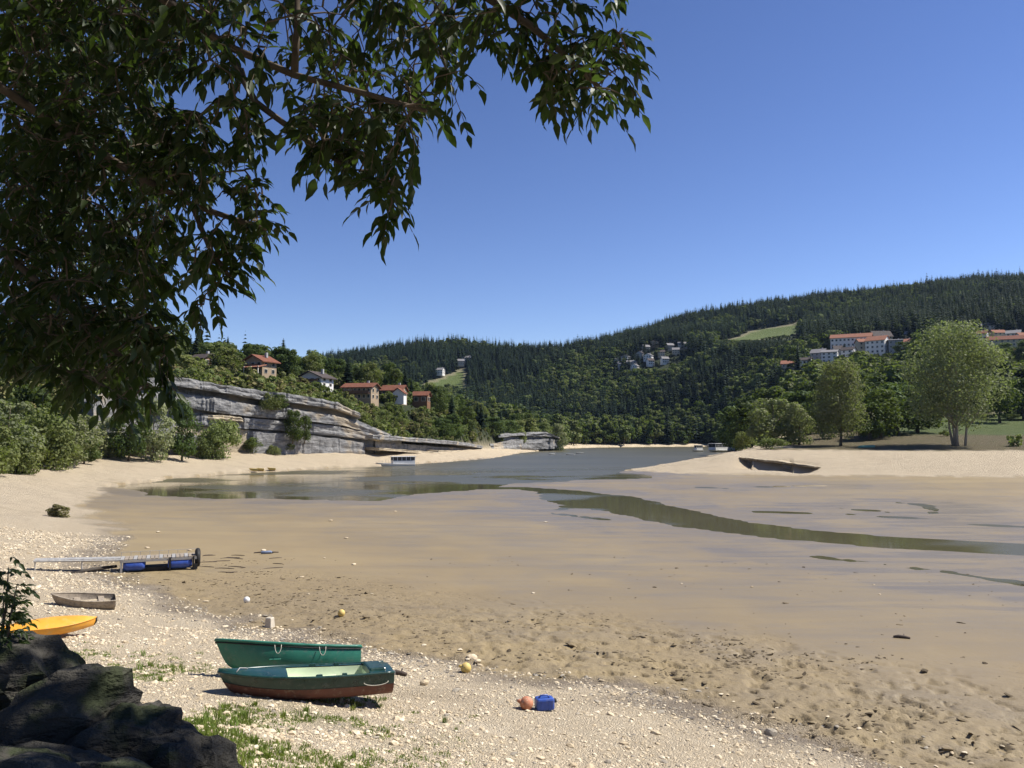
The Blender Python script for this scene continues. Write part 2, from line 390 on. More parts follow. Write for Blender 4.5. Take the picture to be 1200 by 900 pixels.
CL_ = np.array([(-330.0, 90.0), (-160.0, 125.0), (-95.0, 138.0)] + [(a, b) for _, a, b in CLINE] + [(30.0, 440.0), (60.0, 620.0)])
def cliff_behind(x, y):
    best = np.full(x.shape, 1e9); sg = np.ones(x.shape)
    for i in range(len(CL_) - 1):
        A, B = CL_[i], CL_[i + 1]; d = seg_dist(x, y, A, B); c = (B[0] - A[0]) * (y - A[1]) - (B[1] - A[1]) * (x - A[0])
        m = d < best - 1e-9; best = np.where(m, d, best); sg = np.where(m, np.sign(c), sg)
    return best * sg

CARVE = None
def terrain(x, y):
    x = np.asarray(x, float); y = np.asarray(y, float)
    r = np.hypot(x, y); nn = fbm(x / 6, y / 6, 3, 3)
    s = poly_sd(x, y, BASIN) + nn * np.clip(r / 45, .25, 2.0)
    lk = np.minimum(poly_sd(x, y, LAKE) + fbm(x / 14, y / 9, 11, 4) * 4.0, chan_sd(x, y) + fbm(x / 5, y / 3, 17, 4) * np.where(r < 75, .25, 1.0))
    mud = np.interp(lk, [-40, -6, -1.0, 0, 1.0, 12, 40], [-1.2, -.5, -.10, 0.0, 0.012, 0.08, 0.2]) + fbm(x / 3, y / 1.6, 5, 3) * 0.015
    mud = np.maximum(mud, np.where(lk > 0.6, 0.004, -9))
    mud = mud + smooth(-9, 0, s) * (0.28 - 0.9 * np.minimum(mud, 0.28)) * (lk > 0)
    mud = mud + smooth(-10, -2, s) * smooth(50, 30, r) * fbm(x * 1.3, y * 1.3, 31, 4) * 0.10
    pit = fbm(x * 2.1 + .4 * y, y * 2.6, 83, 3); mud = mud - .12 * smooth(.10, .34, pit) * smooth(-11, -4, s + nn * 3) * smooth(46, 32, r) * (lk > 0) * (.35 + .65 * smooth(-6, 6, x))
    mud = mud + .03 * vnoise(x * 5.5, y * 5.5, 87) * smooth(-11, -4, s + nn * 3) * smooth(46, 30, r)
    bank = np.interp(s, [0, 3, 10, 25, 36, 60], [.3, .62, 1.85, 4.2, 4.85, 5.4])
    camp = np.interp(s, [0, 6.4, 10.3, 13.5, 15.8, 18, 40], [.3, 1.16, 2.0, 3.1, 4.9, 5.35, 6.2])
    kc = smooth(30, 16, r); bank = bank * (1 - kc) + camp * kc
    left = (x < 30) & (y > 45); w = np.where(left, smooth(0.8, 5, cliff_behind(x, y)), smooth(10, 30, s)) * smooth(15, 40, r)
    out = bank * (1 - w) + tps(x, y) * w + nn * 0.10 * smooth(0, 4, s) + fbm(x * .9, y * .9, 41, 3) * 0.05 * smooth(0, 3, s)
    if CARVE is not None:
        A_, B_ = CARVE; dd_ = seg_dist(x, y, A_, B_); sgn = (B_[0] - A_[0]) * (y - A_[1]) - (B_[1] - A_[1]) * (x - A_[0])
        e_ = B_ - A_; t_ = ((x - A_[0]) * e_[0] + (y - A_[1]) * e_[1]) / (e_ @ e_)
        out = out - np.where(sgn < 0, 1.7 * smooth(10, 0, dd_) * smooth(-.02, .15, t_) * smooth(1.02, .85, t_), 0)
    z = np.where(s > 0, out, mud)
    return z, s, lk

def H(x, y): return float(terrain(np.array([x]), np.array([y]))[0][0])
def HV(x, y): return terrain(x, y)[0]

def hit(px, py, d0=3.0, d1=1500.0):
    """where the ray through a pixel meets the ground"""
    v = ray(px, py); d = np.geomspace(d0, d1, 900)
    z = HV(v[0] * d, v[1] * d); below = (CAM_Z + v[2] * d) <= z
    i = int(np.argmax(below)) if below.any() else len(d) - 1
    a, b = d[max(i - 1, 0)], d[i]
    dd = np.linspace(a, b, 30); z = HV(v[0] * dd, v[1] * dd); below = (CAM_Z + v[2] * dd) <= z
    k = int(np.argmax(below)) if below.any() else 29
    q = dd[k]
    return Vector((v[0] * q, v[1] * q, float(z[k]))), q

LEDGE_D = [(px, hit(px, py - 1.5)[1]) for px, py in ((868, 537.5), (895, 540), (925, 543), (962, 548))]
ledge_d = lambda px: float(np.interp(px, [q[0] for q in LEDGE_D], [q[1] for q in LEDGE_D]))
CARVE = (np.array(at(866, 540, ledge_d(868))[:2]), np.array(at(964, 548, ledge_d(962))[:2]))

def in_px(x, y, z):
    c, s = math.cos(PITCH), math.sin(PITCH)
    zz = z - CAM_Z; f = y * c + zz * s; u = -y * s + zz * c
    return 600 + F_PX * x / f, 450 - F_PX * u / f

FIELDS = [  # meadows on the slopes, world polygons from pixel + distance
    [(842, 391, 900), (880, 384, 1000), (938, 384, 1000), (936, 391, 900), (880, 400, 870)],
    [(482, 438, 900), (520, 427, 960), (545, 423, 1000), (545, 450, 880), (505, 455, 850)],
    [(1060, 512, 215), (1400, 512, 205), (1500, 480, 310), (1190, 482, 310), (1120, 488, 300), (1020, 500, 250)],
    [(1150, 425, 500), (1300, 420, 520), (1300, 380, 650), (1140, 390, 640)], [(925, 440, 540), (1060, 425, 560), (1060, 396, 640), (960, 396, 640)]]
FIELDS = [np.array([(at(*p).x, at(*p).y) for p in f]) for f in FIELDS]
def field_sd(x, y):
    d = np.full(np.shape(x), 1e9)
    for f in FIELDS: d = np.minimum(d, poly_sd(x, y, f))
    return d

def build_ground():
    rr = np.concatenate([np.geomspace(0.8, 11, 70, endpoint=False), np.geomspace(11, 48, 380, endpoint=False), np.geomspace(48, 4200, 290)])
    th = np.concatenate([np.linspace(-44, 44, 640), np.linspace(44, 316, 60)[1:-1]])
    th = np.radians(th); nr, nt = len(rr), len(th)
    x = np.outer(rr, np.sin(th)).ravel(); y = np.outer(rr, np.cos(th)).ravel()
    z, s, lk = terrain(x, y); r = np.hypot(x, y)
    V = np.c_[x, y, z]
    i = np.arange(nr - 1)[:, None] * nt; j = np.arange(nt)[None, :]; j2 = (j + 1) % nt
    Q = np.stack([i + j, i + j2, i + nt + j2, i + nt + j], -1).reshape(-1, 4)[:, ::-1]
    fs = field_sd(x, y); nz = fbm(x / 2.2, y / 2.2, 23, 3)
    wide = np.where(x > 15, 30.0, np.where(y > 60, 24.0, 60.0))
    bh = np.where((x < 30) & (y > 45), cliff_behind(x, y), -9); A = {}
    A['gravel'] = smooth(-.6, .9, s + nz * 2.2)
    beach = smooth(wide + 3, wide - 3, s + nz * 5)
    beach = beach * smooth(3, 0, bh)
    right = smooth(0, 20, x - 20) * smooth(320, 260, r) * smooth(100, 140, r)
    field = smooth(4, -4, fs)
    A['forest'] = (1 - beach) * (1 - np.maximum(right * .75, field)) * smooth(25, 60, r)
    A['grass'] = np.maximum((1 - beach) * np.maximum(right, field), smooth(.05, .5, nz + .1) * smooth(7.0, 9.5, s) * smooth(24, 18, r) * .35)
    A['dry'] = right * (1 - field)
    A['clod'] = smooth(-11, -5, s + nz * 4) * smooth(60, 34, r)
    A['wet'] = np.where(s < 0, smooth(8, 0.3, lk + nz * 5) * .9 + .6 * smooth(32, 6, lk + nz * 14), 0)
    A['wet'] = np.maximum(A['wet'], 0.0)
    A['edge'] = smooth(2.2, .5, s + nz * 2.0) * smooth(90, 50, r)
    # zone of each face
    cx = Q[:, 0]
    zone = np.full(len(Q), 3)
    zone[(s[cx] <= 0)] = 0
    zone[(s[cx] > 0) & (beach[cx] > .5)] = 1
    zone[(s[cx] > 0) & (beach[cx] <= .5) & (A['grass'][cx] > .5)] = 2
    for k, nm in enumerate(['mud_flat', 'gravel_shore', 'meadow', 'hillside_ground']):
        q = Q[zone == k]; u, inv = np.unique(q, return_inverse=True)
        me = np_mesh(nm, V[u], inv.reshape(-1, 4), MAT['ground'], 4, True)
        for a, val in A.items():
            at_ = me.attributes.new(a, 'FLOAT', 'POINT'); at_.data.foreach_set('value', np.clip(val[u], 0, 1).astype(np.float32))
        kind(link(bpy.data.objects.new(nm, me)), 'structure')

build_ground()

# the lake: one sheet, its outline is where the silt rises above it
wm = MB(); wm.add([(-130, 30, 0), (300, 30, 0), (300, 680, 0), (-130, 680, 0)], [(0, 1, 2, 3)])
kind(wm.build('lake_water', MAT['water']), 'structure')

# ------------------------------------------------------------------ scattering with geometry nodes (uncountable things only)
def scatter(name, pts, rot, scl, idx, protos):
    me = bpy.data.meshes.new(name); n = len(pts)
    me.vertices.add(n); me.vertices.foreach_set('co', np.asarray(pts, np.float32).ravel())
    for nm, ty, val in (('rot', 'FLOAT_VECTOR', rot), ('scl', 'FLOAT_VECTOR', scl)):
        a = me.attributes.new(nm, ty, 'POINT'); a.data.foreach_set('vector', np.asarray(val, np.float32).ravel())
    a = me.attributes.new('pick', 'INT', 'POINT'); a.data.foreach_set('value', np.asarray(idx, np.int32))
    o = link(bpy.data.objects.new(name, me))
    g = bpy.data.node_groups.new(name, 'GeometryNodeTree')
    g.interface.new_socket('Geometry', in_out='INPUT', socket_type='NodeSocketGeometry')
    g.interface.new_socket('Geometry', in_out='OUTPUT', socket_type='NodeSocketGeometry')
    N, L = g.nodes, g.links
    gi, go = N.new('NodeGroupInput'), N.new('NodeGroupOutput')
    iop = N.new('GeometryNodeInstanceOnPoints'); iop.inputs['Pick Instance'].default_value = True
    jn = N.new('GeometryNodeJoinGeometry')
    for p in reversed(protos):
        oi = N.new('GeometryNodeObjectInfo'); oi.inputs['Object'].default_value = p; oi.inputs['As Instance'].default_value = True
        L.new(oi.outputs['Geometry'], jn.inputs[0])
    def na(nm, ty):
        x = N.new('GeometryNodeInputNamedAttribute'); x.data_type = ty; x.inputs['Name'].default_value = nm; return x.outputs['Attribute']
    L.new(gi.outputs[0], iop.inputs['Points']); L.new(jn.outputs[0], iop.inputs['Instance'])
    L.new(na('pick', 'INT'), iop.inputs['Instance Index'])
    e2r = N.new('FunctionNodeEulerToRotation'); L.new(na('rot', 'FLOAT_VECTOR'), e2r.inputs[0]); L.new(e2r.outputs[0], iop.inputs['Rotation'])
    L.new(na('scl', 'FLOAT_VECTOR'), iop.inputs['Scale']); L.new(iop.outputs[0], go.inputs[0])
    m = o.modifiers.new('scatter', 'NODES'); m.node_group = g
    return kind(o, 'stuff')

def proto(name, me): return bpy.data.objects.new(name, me)      # never linked: only a source of shape

# ------------------------------------------------------------------ trees
def quads_leaves(C, N_, size, rs, asp=1.0):
    """one leaf-clump quad per centre C facing N_"""
    n = len(C)
    a = np.cross(N_, rs.normal(size=(n, 3))); a /= np.linalg.norm(a, axis=1)[:, None] + 1e-9
    b = np.cross(N_, a); b /= np.linalg.norm(b, axis=1)[:, None] + 1e-9
    sz = (size * rs.uniform(.6, 1.4, n))[:, None]
    V = np.stack([C - a * sz, C - b * sz * asp * .55, C + a * sz, C + b * sz * asp * .55], 1).reshape(-1, 3)
    return V, np.arange(4 * n).reshape(-1, 4)

def crown_mesh(name, h, w, base, n, seed, mat, leaf=.32, lobes=16, lean=0.0):
    """broadleaf crown: leaf clumps on and inside many overlapping uneven lobes"""
    rs = np.random.default_rng(seed); Cs = []; Ns = []
    ch = h - base
    for k in range(lobes):
        t = rs.uniform(0.05, .92); rad = w * .5 * math.sin(math.pi * min(.98, .16 + .80 * t)) ** .8
        an = rs.uniform(0, 6.28); q = rad * rs.uniform(.35, .85)
        c = np.array([q * math.cos(an) + lean * t, q * math.sin(an), base + ch * t])
        lr = w * rs.uniform(.13, .24) * (1.15 - .45 * t)
        m = int(n / lobes * rs.uniform(.6, 1.4)); d = rs.normal(size=(m, 3)); d /= np.linalg.norm(d, axis=1)[:, None]
        rr = lr * rs.uniform(.55, 1.12, m) ** .6
        Cs.append(c + d * rr[:, None] * np.array([1, 1, .8])); Ns.append(d + rs.normal(size=(m, 3)) * .55 + np.array([0, 0, .35]))
    C = np.concatenate(Cs); N_ = np.concatenate(Ns); C[:, 2] = np.clip(C[:, 2], base * .6, h)
    V, Q = quads_leaves(C, N_, leaf, rs, 1.4)
    return np_mesh(name, V, Q, mat)

def trunk_mesh(name, h, r0, seed, mat, limbs=6, spread=.3, split=1):
    rs = random.Random(seed); b = MB()
    for q in range(split):
        ox, oy = (rs.uniform(-1.3, 1.3), rs.uniform(-1.3, 1.3)) if split > 1 else (0, 0)
        px, py = ox * 1.2, oy * 1.2; pts = [(px, py, -.4)]; rad = [r0 * 1.3]
        for k in range(1, 7):
            px += rs.uniform(-.02, .02) * h + ox * .45; py += rs.uniform(-.02, .02) * h + oy * .45
            pts.append((px, py, h * k / 6)); rad.append(r0 * (1 - k / 6.6))
        b.tube(pts, rad, 6)
        for k in range(limbs):
            i = rs.randint(1, 4); p = Vector(pts[i]); an = rs.uniform(0, 6.28); L = h * rs.uniform(.2, .42)
            e = p + Vector((math.cos(an) * L * spread * 2, math.sin(an) * L * spread * 2, L * .75))
            m_ = (p + e) / 2 + Vector((0, 0, -.05 * L)); b.tube([p, m_, e], [rad[i] * .55, rad[i] * .35, rad[i] * .12], 5)
    return mesh_data(name, b.v, b.f, mat, True)

def conifer_mesh(name, h, w, seed, mat, whorls=15, per=9, trunk=None):
    rs = np.random.default_rng(seed); V = []; F = []
    for k in range(whorls):
        t = k / (whorls - 1); z = h * (.10 + .88 * t); rad = w * .5 * (1 - t) ** .7 * rs.uniform(.8, 1.15) + .12
        m = max(4, int(per * (1 - .5 * t)))
        a0 = rs.uniform(0, 6.28)
        for j in range(m):
            an = a0 + 6.283 * j / m + rs.uniform(-.25, .25); q = rad * rs.uniform(.7, 1.15); dz = -q * rs.uniform(.25, .55)
            d = np.array([math.cos(an), math.sin(an), 0]); s_ = np.array([-d[1], d[0], 0]); wd = q * rs.uniform(.28, .42) + .1
            b = len(V)
            V += [np.array([0, 0, z + .25]), d * q * .6 + s_ * wd + [0, 0, z + dz * .5 - .15], d * q + [0, 0, z + dz], d * q * .6 - s_ * wd + [0, 0, z + dz * .5 - .15]]
            F.append([b, b + 1, b + 2, b + 3])
    if trunk is not None:
        pass
    return np_mesh(name, np.array(V), np.array(F), mat)

def merge_mesh(name, parts):
    """parts: list of (mesh) -> one mesh with several material slots (for scattered woods)"""
    V = []; F = []; M = []; mats = []; b = 0
    for me in parts:
        m = me.materials[0]
        if m not in mats: mats.append(m)
        k = mats.index(m)
        V += [tuple(v.co) for v in me.vertices]
        for p in me.polygons: F.append([i + b for i in p.vertices]); M.append(k)
        b = len(V)
    return mesh_data(name, V, F, mats, False, M)

def straight_trunk(name, h, r, mat):
    b = MB(); b.tube([(0, 0, -.5), (0, 0, h * .5), (0, 0, h * .93)], [r, r * .6, .03], 5); return mesh_data(name, b.v, b.f, mat, True)

# far woods
PRO = []
for k in range(4):
    PRO.append(proto('spruce_shape', merge_mesh('spruce_shape', [conifer_mesh('c', 1.0 * 24, (9.5, 8.0, 11.0, 8.8)[k], 100 + k, MAT['conifer'], 14, 10), straight_trunk('t', 6, .3, MAT['bark'])])))
for k in range(3):
    PRO.append(proto('broad_shape', merge_mesh('broad_shape', [crown_mesh('c', 16, 11, 2.2, 520, 200 + k, MAT['decid'] if k < 2 else MAT['decid_dark'], .85, 14), straight_trunk('t', 11, .3, MAT['bark'])])))
for k in range(2):
    PRO.append(proto('broad_shape', merge_mesh('broad_shape', [crown_mesh('c', 14, 8, 1.6, 420, 230 + k, MAT['decid_dark'], .75, 12), straight_trunk('t', 10, .3, MAT['bark'])])))

LIMITS = []      # (pixel x, half width, pixel y to stay below, from distance, to distance)
def limit(x, y, z, hgt):
    r = y; px = 600 + F_PX * x / y; out = np.full(x.shape, 99.0)
    c, s_ = math.cos(PITCH), math.sin(PITCH)
    for hx, hw, py, d0, d1 in LIMITS:
        m = (np.abs(px - hx) < hw) & (r > d0) & (r < d1)
        zr = CAM_Z + r * ((s_ + (450 - py) / F_PX * c) / (c - (450 - py) / F_PX * s_))
        out = np.where(m, np.minimum(out, zr - z), out)
    return np.clip(out / hgt, 0.12, 9)

def woods(name, label, n, boxxy, cond, con_share, seed, scale=(0.75, 1.15)):
    rs = np.random.default_rng(seed)
    x = rs.uniform(boxxy[0], boxxy[1], n); y = rs.uniform(boxxy[2], boxxy[3], n)
    ang = np.degrees(np.arctan2(x, y)); ok = np.abs(ang) < 46
    x, y = x[ok], y[ok]; z, s, lk = terrain(x, y)
    ok = cond(x, y, z, s) & (field_sd(x, y) > 3) & (s > 8)
    x, y, z = x[ok], y[ok], z[ok]; m = len(x)
    cs = con_share(x, y, z) + fbm(x / 80, y / 80, seed, 3) * 1.5
    con = rs.uniform(size=m) < cs
    idx = np.where(con, rs.integers(0, 4, m), rs.integers(4, 9, m))
    sc = rs.uniform(*scale, m) * (1 + .4 * fbm(x / 40, y / 40, seed + 5, 2)) * np.where(rs.uniform(size=m) < .08, 1.12, 1.0); scl = np.stack([sc * rs.uniform(.85, 1.2, m), sc * rs.uniform(.85, 1.2, m), sc * rs.uniform(.85, 1.15, m)], 1)
    scl *= np.interp(np.hypot(x, y), [450, 900, 1200], [1.0, .82, .72])[:, None]
    lim = limit(x, y, z, np.where(con, 24.0, 16.0) * scl[:, 2]); scl[:, 2] *= np.minimum(1, lim); scl[:, :2] *= np.clip(lim * 1.6, .35, 1)[:, None]
    rot = np.stack([rs.normal(0, .02, m), rs.normal(0, .02, m), rs.uniform(0, 6.28, m)], 1)
    o = scatter(name, np.c_[x, y, z], rot, scl, idx, PRO); o['label'] = label; o['category'] = 'woodland'
    print(name, m)
    return o

for hx, hw, py, hd in [(998, 25, 409, 590), (984, 9, 397, 630), (1029, 15, 419, 562), (1050, 10, 421, 558), (960, 9, 422, 553), (973, 11, 428, 538), (930, 16, 430, 532), (945, 9, 439, 521), (1032, 14, 403, 612), (936, 9, 413, 582), (1160, 13, 383, 652), (1169, 11, 393, 612), (1180, 26, 407, 552), (1203, 14, 406, 562), (1197, 14, 426, 492), (952, 8, 413, 578), (995, 8, 420, 548), (983, 9, 417, 562), (1012, 9, 412, 577), (1062, 9, 411, 578), (1068, 8, 400, 622), (1150, 9, 398, 600), (1188, 9, 396, 592), (918, 7, 424, 552),
                       (890, 50, 398, 905), (515, 36, 450, 880), (516, 8, 427, 950), (546, 10, 420, 1000), *[(hx, 9, hy + 2, float(np.interp(hy, [404, 430], [905, 835])) - 6) for hx, hy in ((767, 405), (789, 408), (800, 416), (760, 423), (779, 430), (740, 423), (722, 414), (785, 414), (775, 421), (733, 414), (757, 411), (792, 423), (744, 428), (762, 429))]]:
    LIMITS.append((hx, hw, py, hd - 330, hd))
woods('forest', 'dark spruce forest covering the far hillsides across the lake', 88000, (-700, 1250, 320, 1320),
      lambda x, y, z, s: (np.hypot(x, y) > np.where(x > 60, 330, 470)), lambda x, y, z: np.clip((z - 35) / 95, .22, .85), 5)
# ------------------------------------------------------------------ limestone cliff and ledges
def rock_bed(parent, top, bot, push, thick, seed, mat, name='rock_bed', dfun=cliff_d, n_=(.82, -.57), amp=.5, bury=0.0, wob=.14):
    rs = np.random.default_rng(seed); tp = np.array(top, float); bt = np.array(bot, float)
    x0, x1 = max(tp[0, 0], bt[0, 0]), min(tp[-1, 0], bt[-1, 0]); n = max(10, int((x1 - x0) / 1.6))
    n3 = Vector((n_[0], n_[1], 0)).normalized(); rows = []; jpos = np.cumsum(rs.gamma(1.6, 7.0, 200)) + x0 - 20; joint = rs.normal(0, 1, 201) * amp * .34
    nv = 6
    for i, px in enumerate(np.linspace(x0, x1, n)):
        d = dfun(px)
        P = at(px, np.interp(px, tp[:, 0], tp[:, 1]), d); B = at(px, np.interp(px, bt[:, 0], bt[:, 1]), d); B.z -= bury
        endt = min(1, i / 4, (n - 1 - i) / 4)
        P.z += float(fbm(np.array([px * .11]), np.array([seed * 3.1]), seed, 3)[0]) * wob * 2; B.z += float(fbm(np.array([px * .13]), np.array([seed * 1.7]), seed + 9, 3)[0]) * wob
        jt = joint[int(np.searchsorted(jpos, px + 2 * math.sin(px)))]
        row = [P - n3 * (thick - push)]
        for v in range(nv + 1):
            t = v / nv; q = P.lerp(B, t)
            k = push * endt + jt + amp * .9 * float(fbm(np.array([px * .07]), np.array([v * .45 + seed]), seed, 5)[0]) - (.10 if v in (0, nv) else 0) - (.12 if v == 3 and seed % 2 else 0)
            row.append(q + n3 * k)
        row.append(B - n3 * (thick - push)); rows.append(row)
    b = MB(); b.grid(rows); m = len(rows[0])
    for r_, flip in ((0, False), (len(rows) - 1, True)):
        f = [r_ * m + j for j in range(m)]; b.f.append(f if flip else f[::-1])
    return b.build(name, mat, parent)

cl = empty('limestone_cliff', at(300, 531, cliff_d(300)))
tag(cl, 'tall grey limestone cliff of tilted beds below the chalets', 'cliff')
M0 = cl.matrix_world.copy()
def under(o, p):            # keep world placement while parenting to an unrotated empty
    o.location = -Vector(p.location); return o
A_t = [(150, 447), (195, 441), (230, 447), (260, 452), (300, 458), (345, 463), (390, 472), (422, 487)]
A_b = [(150, 457), (195, 452), (260, 461), (300, 469), (345, 473), (390, 480), (422, 491)]
B_t = [(150, 457), (200, 459), (260, 468), (300, 476), (345, 480), (400, 489), (440, 505), (458, 510)]
B_b = [(150, 472), (220, 478), (260, 485), (300, 489), (345, 492), (400, 499), (440, 510), (458, 513)]
C_t = [(225, 487), (300, 491), (345, 494), (400, 501), (462, 514)]; C_b = [(225, 499), (300, 503), (345, 506), (400, 512), (462, 519)]
D_t = [(288, 506), (345, 509), (400, 515), (428, 520)]; D_b = [(288, 533), (345, 532), (400, 531), (428, 530)]
back_t = [(110, 470), (150, 450), (195, 444), (300, 462), (390, 476), (440, 500), (470, 512)]; back_b = [(110, 533), (200, 533), (300, 533), (440, 531), (470, 530)]
for args in ((back_t, back_b, -.9, 4, 50, MAT['rock']), (A_t, A_b, 2.1, 8, 51, MAT['rock']), (B_t, B_b, 1.2, 6, 52, MAT['rock']), (C_t, C_b, .9, 5, 53, MAT['rock']),
             ([(205, 500), (262, 501), (294, 504)], [(205, 532), (262, 533), (294, 533)], .3, 4, 54, MAT['rock_cream']), (D_t, D_b, 1.5, 6, 55, MAT['rock']),
             ([(238, 486), (262, 487), (286, 490)], [(238, 492), (262, 493), (286, 495)], 1.5, 4, 57, MAT['rock_cream'])):
    under(rock_bed(cl, *args, bury=.8 if args[4] in (50, 54, 55) else 0), cl)

def ledge(name, label, specs, base, n_=(.7, -.7), dfun=cliff_d, cat='rock ledge', amp=.35, wob=.1):
    e = empty(name, base); tag(e, label, cat)
    for k, (t, b_, push, th, mat) in enumerate(specs): under(rock_bed(e, t, b_, push, th, 70 + k + int(base[0]) % 50, mat, n_=n_, dfun=dfun, amp=amp, wob=wob), e)
    return e
ledge('rock_outcrop', 'low grey overhanging limestone block behind the shrubs at the beach', [
    ([(96, 508), (140, 506), (190, 508), (244, 512)], [(96, 521), (140, 520), (190, 522), (244, 525)], 5.0, 8, MAT['rock']),
    ([(96, 519), (140, 519), (190, 520), (240, 523)], [(96, 534), (140, 534), (190, 534), (240, 534)], 1.8, 5, MAT['rock'])], at(170, 530, 160), (.6, -.8))
ledge('rock_ledge', 'thin overhanging rock ledges dipping to the beach beside the white tour boat', [
    ([(425, 509), (470, 512), (530, 517), (566, 523)], [(425, 514), (470, 517), (530, 521), (566, 526)], 3.0, 9, MAT['rock']),
    ([(440, 517), (480, 521), (535, 525), (560, 528)], [(440, 531), (480, 532), (535, 531), (560, 531)], .2, 5, MAT['rock']),
    ([(428, 524), (470, 527), (505, 530), (532, 533)], [(428, 527), (470, 530), (505, 533), (532, 536)], 5.5, 8, MAT['rock_cream']),
    ([(500, 527), (540, 529), (585, 530)], [(500, 531), (540, 532), (585, 533)], 4.5, 9, MAT['rock_cream'])], at(480, 528, 235), (.55, -.83))
ledge('rock_outcrop', 'pale square limestone headland at the tip of the wooded spur', [
    ([(584, 510), (600, 507), (628, 506), (646, 508), (656, 513)], [(584, 513), (600, 511), (628, 511), (646, 512), (656, 515)], 3.0, 14, MAT['rock']),
    ([(590, 511), (620, 510), (650, 512)], [(590, 516), (620, 516), (650, 516)], .3, 12, MAT['rock']),
    ([(574, 520), (592, 516), (620, 514), (640, 514), (654, 518)], [(574, 528), (592, 528), (620, 527), (640, 526), (654, 525)], 3.8, 14, MAT['rock'])], at(620, 522, 400), (.2, -.98), amp=1.6, wob=.5)
ledge('eroded_bank', 'undercut eroded ledge with dark underside along the sand spit', [
    ([(866, 535.5), (895, 538), (925, 541.5), (964, 547)], [(866, 537.5), (895, 540.5), (925, 544), (964, 549)], 1.3, 3.2, MAT['rock_cream']),
    ([(868, 537), (895, 540), (925, 543), (962, 548)], [(868, 546), (895, 551), (925, 554), (962, 554)], -.5, 2.2, MAT['rock'])], at(915, 548, 155), (-.62, -.78), ledge_d, 'bank')

# ------------------------------------------------------------------ single trees and shrubs
TREES = {}
def tree_kind(key, h, w, base, n, seed, mat, leaf, lobes, trunk_r=.25, bark=None, split=1, limbs=6):
    TREES[key] = (h, w, crown_mesh('crown', h, w, base, n, seed, mat, leaf, lobes), trunk_mesh('trunk', h * .82, trunk_r, seed, bark or MAT['bark'], limbs, .28, split))
def spruce_kind(key, h, w, seed):
    TREES[key] = (h, w, conifer_mesh('crown', h, w, seed, MAT['conifer'], 24, 13), straight_trunk('trunk', h, .25, MAT['bark']))
for k in range(4): tree_kind('broad%d' % k, 10, 8, .8, 3600, 300 + k, MAT['decid'], .24, 34)
for k in range(3): tree_kind('dark%d' % k, 11, 8.5, .9, 3600, 320 + k, MAT['decid_dark'], .25, 34)
for k in range(3): tree_kind('shrub%d' % k, 5, 6, .1, 3000, 340 + k, MAT['decid'], .16, 28, .08)
for k in range(2): tree_kind('pale%d' % k, 9, 7.5, .4, 4200, 350 + k, MAT['willow'], .19, 36)
tree_kind('willow', 27, 20, 5.5, 20000, 361, MAT['willow'], .22, 130, .24, MAT['bark_pale'], 6, 7)
tree_kind('willow_small', 19, 13, 2.4, 13000, 362, MAT['willow'], .2, 80, .28, MAT['bark'], 2, 7)
tree_kind('drybush', 4, 5, .1, 1200, 363, MAT['dry_bush'], .24, 14, .07)
for k in range(2): spruce_kind('spruce%d' % k, 14, 5.2, 370 + k)

def put_tree(key, x, y, h, w, name, label, group=None, z=None, rz=None, cat='tree'):
    H0, W0, cm, tm = TREES[key]
    e = empty(name, (x, y, (H(x, y) if z is None else z) - .05), random.uniform(0, 6.28) if rz is None else rz)
    e.scale = (w / W0, w / W0, h / H0)
    tag(e, label, cat, group)
    link(bpy.data.objects.new('trunk', tm), e); link(bpy.data.objects.new('crown', cm), e)
    return e

def tree_px(key, px, d, top_py, w_px, name, label, group=None, cat='tree', base=None):
    p = at(px, 500, d); z = H(p.x, p.y)
    top = at(px, top_py, d).z; h = max(1.0, top - z)
    return put_tree(key, p.x, p.y, h, w_px * d / F_PX, name, label, group, cat=cat, z=z)

HOUSES_XY = []
# right bank: the tall willows and the trees behind them
tree_px('willow', 1122, 178, 374, 112, 'willow_tree', 'tallest pale grey-green willow with several bare pale trunks on the shore meadow')
tree_px('willow_small', 984, 184, 421, 66, 'willow_tree', 'rounded pale willow beside the upturned green boat on the meadow edge')
tree_px('pale0', 905, 196, 463, 62, 'willow_shrub', 'pale bushy willow shrub at the root of the sand spit', cat='shrub')
tree_px('pale1', 936, 192, 470, 40, 'willow_shrub', 'slim pale shrub between the willow shrub and the rounded willow', cat='shrub')
tree_px('shrub0', 905, 176, 513, 36, 'low_shrub', 'low round green shrub on the edge of the sand', cat='shrub')
for px, d, ty, w in ((1032, 205, 455, 52), (1052, 215, 448, 60), (1018, 200, 470, 34), (1075, 222, 452, 60), (965, 215, 455, 44), (880, 235, 470, 52), (862, 262, 474, 46), (935, 240, 458, 54), (1000, 240, 446, 50), (1172, 260, 440, 46), (1200, 280, 442, 50), (1230, 280, 436, 60), (1150, 300, 448, 50), (905, 270, 452, 50), (1100, 290, 440, 50), (1020, 300, 436, 50), (970, 310, 440, 50), (945, 320, 446, 44), (880, 310, 462, 44)):
    tree_px('dark%d' % (px % 3), px, d, ty, w * 1.15, 'broadleaf_tree', 'dark broadleaf tree in the belt behind the shore willows', 'trees behind the shore willows')
for px, d, ty, w in ((1040, 215, 484, 20), (1080, 236, 492, 22), (1150, 330, 480, 30), (1190, 330, 476, 40), (1185, 275, 484, 22), (870, 215, 505, 24)):
    tree_px('shrub%d' % (px % 3), px, d, ty, w, 'meadow_shrub', 'small green shrub on the meadow behind the willows', 'shrubs on the shore meadow', 'shrub')
